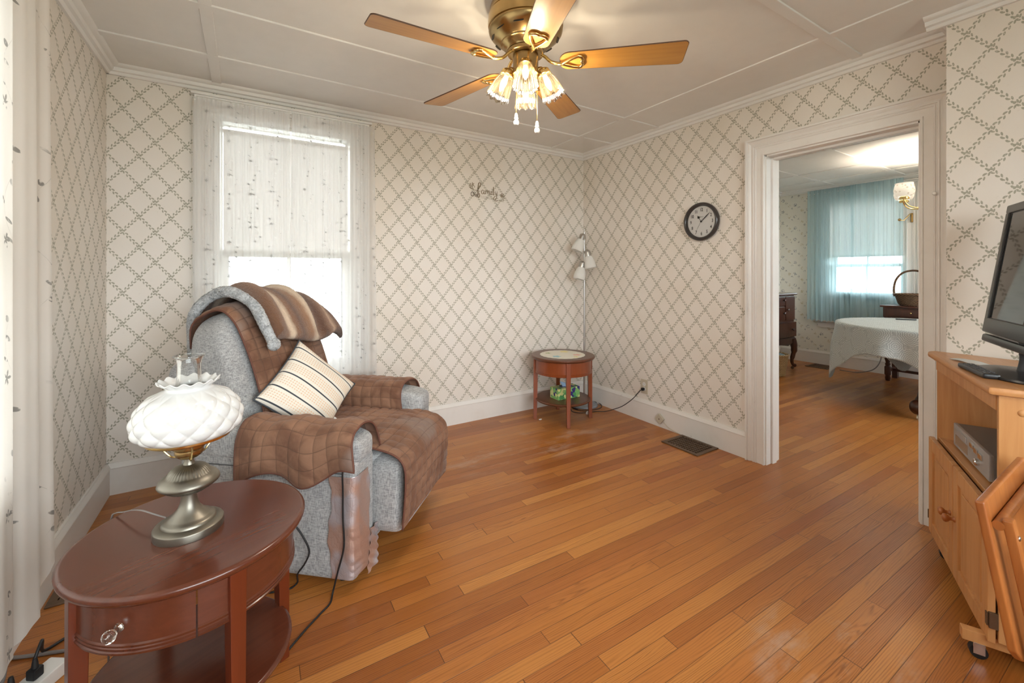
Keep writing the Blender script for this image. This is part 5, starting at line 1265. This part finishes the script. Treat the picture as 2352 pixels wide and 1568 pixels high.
m = M(); m.prism([(x0, 0.0), (x0, 0.06), (x1, 0.06), (x1, 0.0), (0.30, -0.045), (0.12, -0.02), (-0.12, -0.02), (-0.30, -0.045)], 0.02, Matrix.Translation((0, y0+0.03, 0.36)) @ Matrix.Rotation(pi/2, 4, 'X'), 0.002); m.obj('apron', MT['dwood'], ch, smooth=30)
for sx in (-1, 1):
    for sy in (-1, 1):
        cx_, cy_ = sx*0.44, (y0+0.03) if sy < 0 else (y1-0.03); m = M()
        m.tube([(cx_, cy_, 0.40), (cx_+sx*0.015, cy_+sy*0.012, 0.33), (cx_+sx*0.020, cy_+sy*0.014, 0.24), (cx_-sx*0.002, cy_, 0.13), (cx_+sx*0.004, cy_+sy*0.004, 0.07), (cx_+sx*0.035, cy_+sy*0.018, 0.045)], [0.042, 0.042, 0.037, 0.026, 0.020, 0.018, 0.024], 12, sm=4)
        lg = m.obj('leg', MT['dwood'], ch, smooth=60)
        m = M(); m.cyl((cx_-0.008+sx*0.010, cy_, 0.018), (cx_+0.008+sx*0.010, cy_, 0.018), 0.018, 16); m.cyl((cx_+sx*0.010, cy_, 0.02), (cx_+sx*0.012, cy_, 0.05), 0.006, 8); m.obj('caster', MT['iron'], lg)
# wicker waste basket under it
def wickermat(nm, a, b):
    g = G(nm); x, y, z = g.sep(g.co('Object')); an = g.math('ARCTAN2', y, x)
    w = ((z*330.0).sin()*((an*26.0).sin())); n = g.noise(g.co('Object'), 60.0, 2.0)
    return g.fin(g.mix((w*0.5+0.5)*0.8+n*0.2, a, b), 0.7, 0.0, g.bump(w, 0.9, 0.006))
MT['wick'] = wickermat('pale_wicker', lin(168, 138, 92), lin(232, 210, 166)); MT['wickd'] = wickermat('brown_wicker', lin(60, 40, 26), lin(140, 104, 72))
wb = thing('waste_basket', 'pale wicker waste basket standing before the antique cabinet', 'basket', (5.52, 2.73, 0))
m = M(); m.lathe([(0, 0.004), (0.095, 0.0), (0.105, 0.01), (0.118, 0.10), (0.132, 0.20), (0.142, 0.255), (0.137, 0.255), (0.126, 0.20), (0.10, 0.02), (0, 0.018)], 48, None, None, False); m.obj('basket_body', MT['wick'], wb, smooth=60)
m = M(); m.tube([(0.141*cos(i*pi/18), 0.141*sin(i*pi/18), 0.257) for i in range(36)], 0.010, 8, True); m.tube([(0.101*cos(i*pi/18), 0.101*sin(i*pi/18), 0.012) for i in range(36)], 0.008, 8, True); m.obj('rim', MT['wick'], wb, smooth=60)
m = M(); m.grid(lambda u, v: ((0.128*u+0.004)*cos(v*2*pi), (0.128*u+0.004)*sin(v*2*pi), 0.245+0.020*sin(u*7)*sin(v*11)), 10, 28); m.obj('bag_liner', plain('bluish_bag', lin(150, 170, 185), 0.5), wb, smooth=60)
# pedestal dining table with patterned cloth
TC = Vector((5.56, 1.34, 0)); TR = 0.72
dt = thing('dining_table', 'dark pedestal dining table under the patterned cloth with casters on its feet', 'table', TC)
m = M(); m.lathe([(0, 0.715), (TR-0.012, 0.715), (TR-0.004, 0.722), (TR-0.004, 0.742), (TR-0.012, 0.748), (0, 0.748)], 72); m.obj('tabletop', MT['dwood'], dt, smooth=50)
m = M(); m.lathe([(0, 0.10), (0.06, 0.10), (0.085, 0.14), (0.07, 0.20), (0.055, 0.25), (0.09, 0.33), (0.10, 0.40), (0.07, 0.47), (0.05, 0.54), (0.08, 0.60), (0.13, 0.66), (0.20, 0.70), (0.20, 0.716), (0, 0.716)], 40); m.obj('pedestal', MT['dwood'], dt, smooth=50)
for k in range(2):
    a = radians(188+180*k); c_, s_ = cos(a), sin(a); m = M()
    m.tube([(0.04*c_, 0.04*s_, 0.17), (0.20*c_, 0.20*s_, 0.20), (0.42*c_, 0.42*s_, 0.155), (0.58*c_, 0.58*s_, 0.110), (0.66*c_, 0.66*s_, 0.100)], [0.05, 0.045, 0.045, 0.05, 0.045], 14, sm=5, flat=1.0)
    m.sup((0.685*c_, 0.685*s_, 0.105), (0.15, 0.13, 0.13), 0.9, 0.9, 24, 14); f = m.obj('foot', MT['dwood'], dt, smooth=60)
    m = M()
    for s in (-0.013, 0.013): m.cyl((0.685*c_+s_*s-s_*0.004, 0.685*s_-c_*s+c_*0.004, 0.020), (0.685*c_+s_*s+s_*0.004, 0.685*s_-c_*s-c_*0.004, 0.020), 0.0205, 20)
    m.cyl((0.685*c_, 0.685*s_, 0.02), (0.685*c_, 0.685*s_, 0.055), 0.006, 8); m.obj('caster', MT['ivory'], f)
g = G('grey_medallion_cloth'); x, y, z = g.sep(g.co('UV'))
def medal(px_, ox, oy, R_, lob):
    u = (x+ox)/px_; w = (y+oy)/px_; fu = (u.fr()-0.5)*px_; fw = (w.fr()-0.5)*px_; d = (fu*fu+fw*fw).sqrt(); an = g.math('ARCTAN2', fw, fu)
    wv = d*400.0 + (an*lob).cos()*1.3
    return ((wv.sin()*0.5+0.5) > 0.5)*(d < R_), (d < R_)
k1, in1 = medal(0.23, 0, 0, 0.10, 12.0); k2, in2 = medal(0.23, 0.115, 0.115, 0.06, 8.0)
n = g.noise(g.vec(x, y), 60.0, 1.0, 0.5, 1.5); k3 = ((n*30.0).sin() > 0.2)*0.8
k = g.mix(in1, g.mix(in2, k3, k2), k1)
MT['cloth'] = g.fin(g.mix(k, lin(168, 175, 176), lin(212, 217, 216)), 0.9)
def clothf(u, v):
    a = (u*2*pi); R_ = TR+0.004
    # square cloth, one corner at 130 degrees
    b = (a-radians(121)) % (pi/2); half = 0.965; ext = half/cos(pi/4-b) if True else 0
    ext = min(ext, 1.31); s = v*ext
    if s <= R_-0.02: return s, a, 0.7515
    drop = s-(R_-0.02); r = R_+0.010*min(1, drop/0.05)
    fold = 0.030*sin(a*9+0.7)*min(1, drop/0.2)+0.018*sin(a*17+2)*min(1, drop/0.25)
    th = min(drop, 0.035)/0.035*pi/2
    rr = R_-0.02+0.022*sin(th)+0.008+fold*max(0, 1)+0.04*max(0, drop-0.1)
    zz = 0.7515-0.022*(1-cos(th))-max(0, drop-0.035)*0.985
    return rr, a, zz
m = M(); NU, NV = 180, 60; vs = []; uvs = []; fs = []
for j in range(NV+1):
    for i in range(NU):
        r_, a, z_ = clothf(i/NU, j/NV); vs.append((r_*cos(a), r_*sin(a), z_))
        b = (a-radians(121)) % (pi/2); ext = min(0.965/cos(pi/4-b), 1.31); uvs.append((j/NV*ext*cos(a)+5, j/NV*ext*sin(a)+5))
for j in range(NV):
    for i in range(NU): i2 = (i+1) % NU; fs.append([j*NU+i, j*NU+i2, (j+1)*NU+i2, (j+1)*NU+i])
m.add(vs, fs, None, uvs); o = m.obj('tablecloth', MT['cloth'], None, smooth=180, solid=0.0015); o.location = TC; tag(o, 'pale grey cloth with medallion pattern hanging over the dining table', 'tablecloth')
m = M(); m.bx(-0.085, 0.085, -0.010, 0.010, 0, 0.012, 0.003); o = m.obj('television_remote', MT['bezel'], None); o.location = (5.93, 1.62, 0.754); o.rotation_euler = (0, 0, 0.5-pi/2+0.1); tag(o, 'dark pen case lying on the dining table cloth', 'pen case'); o.name = 'pen_case'
# side desk with turned legs
dk = thing('writing_desk', 'dark desk with turned legs and stretcher below the blue curtain', 'desk', (6.465, 1.52, 0))
m = M(); m.bx(-0.15, 0.15, -0.41, 0.41, 0.74, 0.855, 0.004); m.obj('desk_box', MT['dwood'], dk, smooth=30)
m = M(); m.bx(-0.17, 0.165, -0.435, 0.435, 0.855, 0.878, 0.007); m.obj('desk_top', MT['dwood'], dk, smooth=30)
m = M(); m.bx(-0.158, -0.148, -0.37, 0.37, 0.755, 0.84, 0.003); d_ = m.obj('drawer', MT['dwood'], dk, smooth=30)
m = M(); m.sup((-0.165, 0.16, 0.80), (0.02, 0.02, 0.02), 1, 1, 12, 8); m.obj('knob', MT['brassL'], d_)
for sx in (-1, 1):
    for sy in (-1, 1):
        m = M(); mt = Matrix.Translation((sx*0.12, sy*0.375, 0))
        if sx < 0: m.lathe([(0, 0), (0.020, 0), (0.026, 0.03), (0.022, 0.06), (0.030, 0.075), (0.030, 0.16), (0.020, 0.175), (0.026, 0.19), (0.018, 0.21), (0.034, 0.27), (0.024, 0.32), (0.046, 0.345), (0.050, 0.42), (0.040, 0.47), (0.022, 0.50), (0.030, 0.52), (0.020, 0.56), (0.034, 0.66), (0.036, 0.742), (0, 0.742)], 28, mt)
        else: m.bx(sx*0.12-0.03, sx*0.12+0.03, sy*0.375-0.025, sy*0.375+0.025, 0, 0.742, 0.003)
        m.obj('leg', MT['dwood'], dk, smooth=50)
m = M(); m.bx(-0.10, 0.10, 0.36, 0.39, 0.10, 0.135, 0.003); m.obj('stretcher', MT['dwood'], dk); m = M(); m.bx(-0.10, 0.10, -0.39, -0.36, 0.10, 0.135, 0.003); m.obj('stretcher', MT['dwood'], dk); m = M(); m.bx(-0.015, 0.015, -0.36, 0.36, 0.10, 0.13, 0.003); m.obj('stretcher', MT['dwood'], dk)
# handled basket on the desk
hb = thing('handled_basket', 'brown wicker basket with a tall hoop handle on the dark desk', 'basket', (6.46, 1.70, 0.8785))
m = M(); m.lathe([(0, 0.003), (0.12, 0), (0.135, 0.02), (0.160, 0.10), (0.172, 0.125), (0.165, 0.125), (0.15, 0.10), (0.12, 0.02), (0, 0.015)], 48, Matrix.Diagonal((0.75, 1, 1, 1)), None, False); m.obj('basket_body', MT['wickd'], hb, smooth=60)
m = M(); m.tube([(0.172*0.75*cos(i*pi/18), 0.172*sin(i*pi/18), 0.127) for i in range(36)], 0.010, 8, True); m.obj('rim', MT['wickd'], hb, smooth=60)
m = M(); m.tube([(0, 0.168, 0.10), (0, 0.172, 0.20), (0, 0.150, 0.30), (0, 0.090, 0.375), (0, 0.0, 0.400), (0, -0.090, 0.375), (0, -0.150, 0.30), (0, -0.172, 0.20), (0, -0.168, 0.10)], 0.011, 10, sm=6); m.obj('handle', MT['wickd'], hb, smooth=60)
# air conditioner in the window, behind the curtain
ac = thing('air_conditioner', 'white window air conditioner behind the blue curtain', 'air conditioner', (XD, 2.235, 0.645))
m = M(); m.bx(-0.035, 0.14, -0.26, 0.26, 0, 0.36, 0.01); m.obj('ac_case', MT['white'], ac, smooth=40)
g_ = plain('ac_vent_dark', (0.25, 0.27, 0.28), 0.6)
for k in range(2):
    m = M()
    for i in range(8): m.bx(-0.042, -0.035, -0.22+k*0.25, -0.02+k*0.24, 0.25+i*0.011, 0.255+i*0.011)
    m.obj('vent_grille', g_, ac, smooth=0)
for s in (-1, 1):
    m = M(); m.grid(lambda u, v: (0.012+0.006*((int(u*24)) % 2), s*(0.262+0.095*u), 0.36*v), 24, 1); m.obj('side_curtain', plain('accordion_panel', (0.72, 0.74, 0.75), 0.6), ac, smooth=0, solid=0.002)
# hook on the casing beside the window
hk = thing('curtain_tieback', 'small brass curtain tieback on the white casing right of the blue curtain', 'tieback', (XD-0.036, 1.775, 1.905))
m = M(); m.tube([(0.008, 0, -0.045), (0.0, 0, -0.045), (0.0, 0, 0.045), (-0.010, 0.010, 0.045), (-0.055, 0.055, -0.030), (-0.075, 0.075, -0.030)], 0.006, 8); m.sup((-0.085, 0.085, -0.022), (0.034, 0.034, 0.034), 1, 1, 16, 10); m.obj('arm', MT['brass'], hk)
m = M(); m.bx(0.0, 0.012, -0.012, 0.012, -0.055, 0.055, 0.003); m.obj('back_plate', MT['brass'], hk)
# chandelier over the dining table
cn = thing('chandelier', 'brass dining room chandelier with lit frosted floral shades, partly behind the door casing', 'chandelier', (5.56, 1.34, HC))
m = M(); m.lathe([(0, 0), (0.065, 0), (0.060, -0.02), (0.02, -0.04), (0, -0.04)], 32); m.cyl((0, 0, -0.03), (0, 0, -0.42), 0.006, 10); m.obj('stem', MT['brassL'], cn)
m = M(); m.lathe([(0, -0.38), (0.025, -0.40), (0.045, -0.44), (0.03, -0.49), (0.045, -0.53), (0.02, -0.58), (0.012, -0.60), (0, -0.61)], 32); m.obj('column', MT['brassL'], cn, smooth=60)
g = G('lit_floral_glass'); n = g.vor(g.co('Object'), 38.0); MT['litshade'] = g.fin(g.mix(1.0-n.sm(0.25, 0.4), (0.70, 0.66, 0.60), (0.36, 0.30, 0.22)), 0.4, Emission_Color=(1.0, 0.88, 0.70), Emission_Strength=0.30)
for k in range(5):
    a = radians(142+72*k); c_, s_ = cos(a), sin(a); m = M()
    m.tube([(0.03*c_, 0.03*s_, -0.50), (0.10*c_, 0.10*s_, -0.55), (0.19*c_, 0.19*s_, -0.53), (0.23*c_, 0.23*s_, -0.48), (0.23*c_, 0.23*s_, -0.465)], 0.006, 8, sm=6)
    m.lathe([(0, 0), (0.034, 0), (0.038, 0.010), (0.036, 0.030), (0, 0.030)], 20, Matrix.Translation((0.23*c_, 0.23*s_, -0.470))); ar = m.obj('arm', MT['brassL'], cn, smooth=60)
    m = M(); m.lathe(sp2([(0.040, 0.025), (0.066, 0.038), (0.078, 0.075), (0.076, 0.11), (0.068, 0.145), (0.070, 0.155)], 4), 40, Matrix.Translation((0.23*c_, 0.23*s_, -0.470)), None, False); m.obj('glass_shade', MT['litshade'], ar, smooth=180)
    l = bpy.data.lights.new('chandelier_bulb', 'POINT'); l.energy = 8.0; l.color = (1.0, 0.86, 0.68); l.shadow_soft_size = 0.02
    lo = bpy.data.objects.new('chandelier_bulb', l); COL.objects.link(lo); lo.parent = cn; lo.location = (0.23*c_, 0.23*s_, -0.36)
cord('dining_cord', 'grey cord curving down from the window air conditioner to the dining room floor', [(6.66, 2.07, 0.60), (6.60, 2.03, 0.35), (6.56, 2.03, 0.18), (6.54, 2.10, 0.06), (6.50, 2.25, 0.006), (6.48, 2.42, 0.006)], 0.006, MT['greyc'])
# ------------------------------------------------------------------ cords and small fittings belong to their things
bpy.context.view_layer.update()
def adopt(o, root, name=None):
    mw = o.matrix_world.copy(); o.parent = root; o.matrix_parent_inverse = Matrix.Identity(4)
    o.matrix_basis = root.matrix_world.inverted() @ mw
    for k in ('label', 'category', 'group'):
        if k in o: del o[k]
    if name: o.name = name
def find(n): return bpy.data.objects[n]
adopt(find('lamp_cord'), lamp, 'power_cable'); adopt(find('recliner_cord'), rec, 'hanging_cable'); adopt(find('phone_cord'), pj, 'phone_wire')
adopt(find('power_cord'), rec, 'power_cable'); adopt(find('dining_cord'), ac, 'power_cable'); adopt(find('wall_knob'), dc, 'casing_knob')
for ch in list(plug.children): adopt(ch, fl_)
bpy.data.objects.remove(plug)
adopt(find('cord_loops'), fl_, 'cable_slack'); adopt(find('cord_tag'), fl_, 'cable_tag')
# ------------------------------------------------------------------ outside
t = thing('neighbour_house', 'white clapboard house seen through the window behind the recliner', 'house', (0.3, 9.5, -0.5))
m = M()
for i in range(34):
    m.beam((-7, 0.02*0, 0.2+i*0.13), (7, 0, 0.2+i*0.13), 0.03, 0.125)
    for k in range(-8, 0): m.v[k].y -= 0
m.obj('siding', plain('clapboard', (0.8, 0.82, 0.84), 0.7), t)
m = M(); m.bx(-2.2, -1.1, -0.06, 0.0, 1.6, 3.0, 0.01); m.obj('window', plain('house_window', (0.25, 0.28, 0.3), 0.2), t)
m = M(); m.bx(-40, 60, -40, 60, -0.65, -0.6); struct(tag(m.obj('lawn', plain('lawn_grass', (0.17, 0.18, 0.13), 0.9)), 'green lawn outside the windows', 'lawn'))
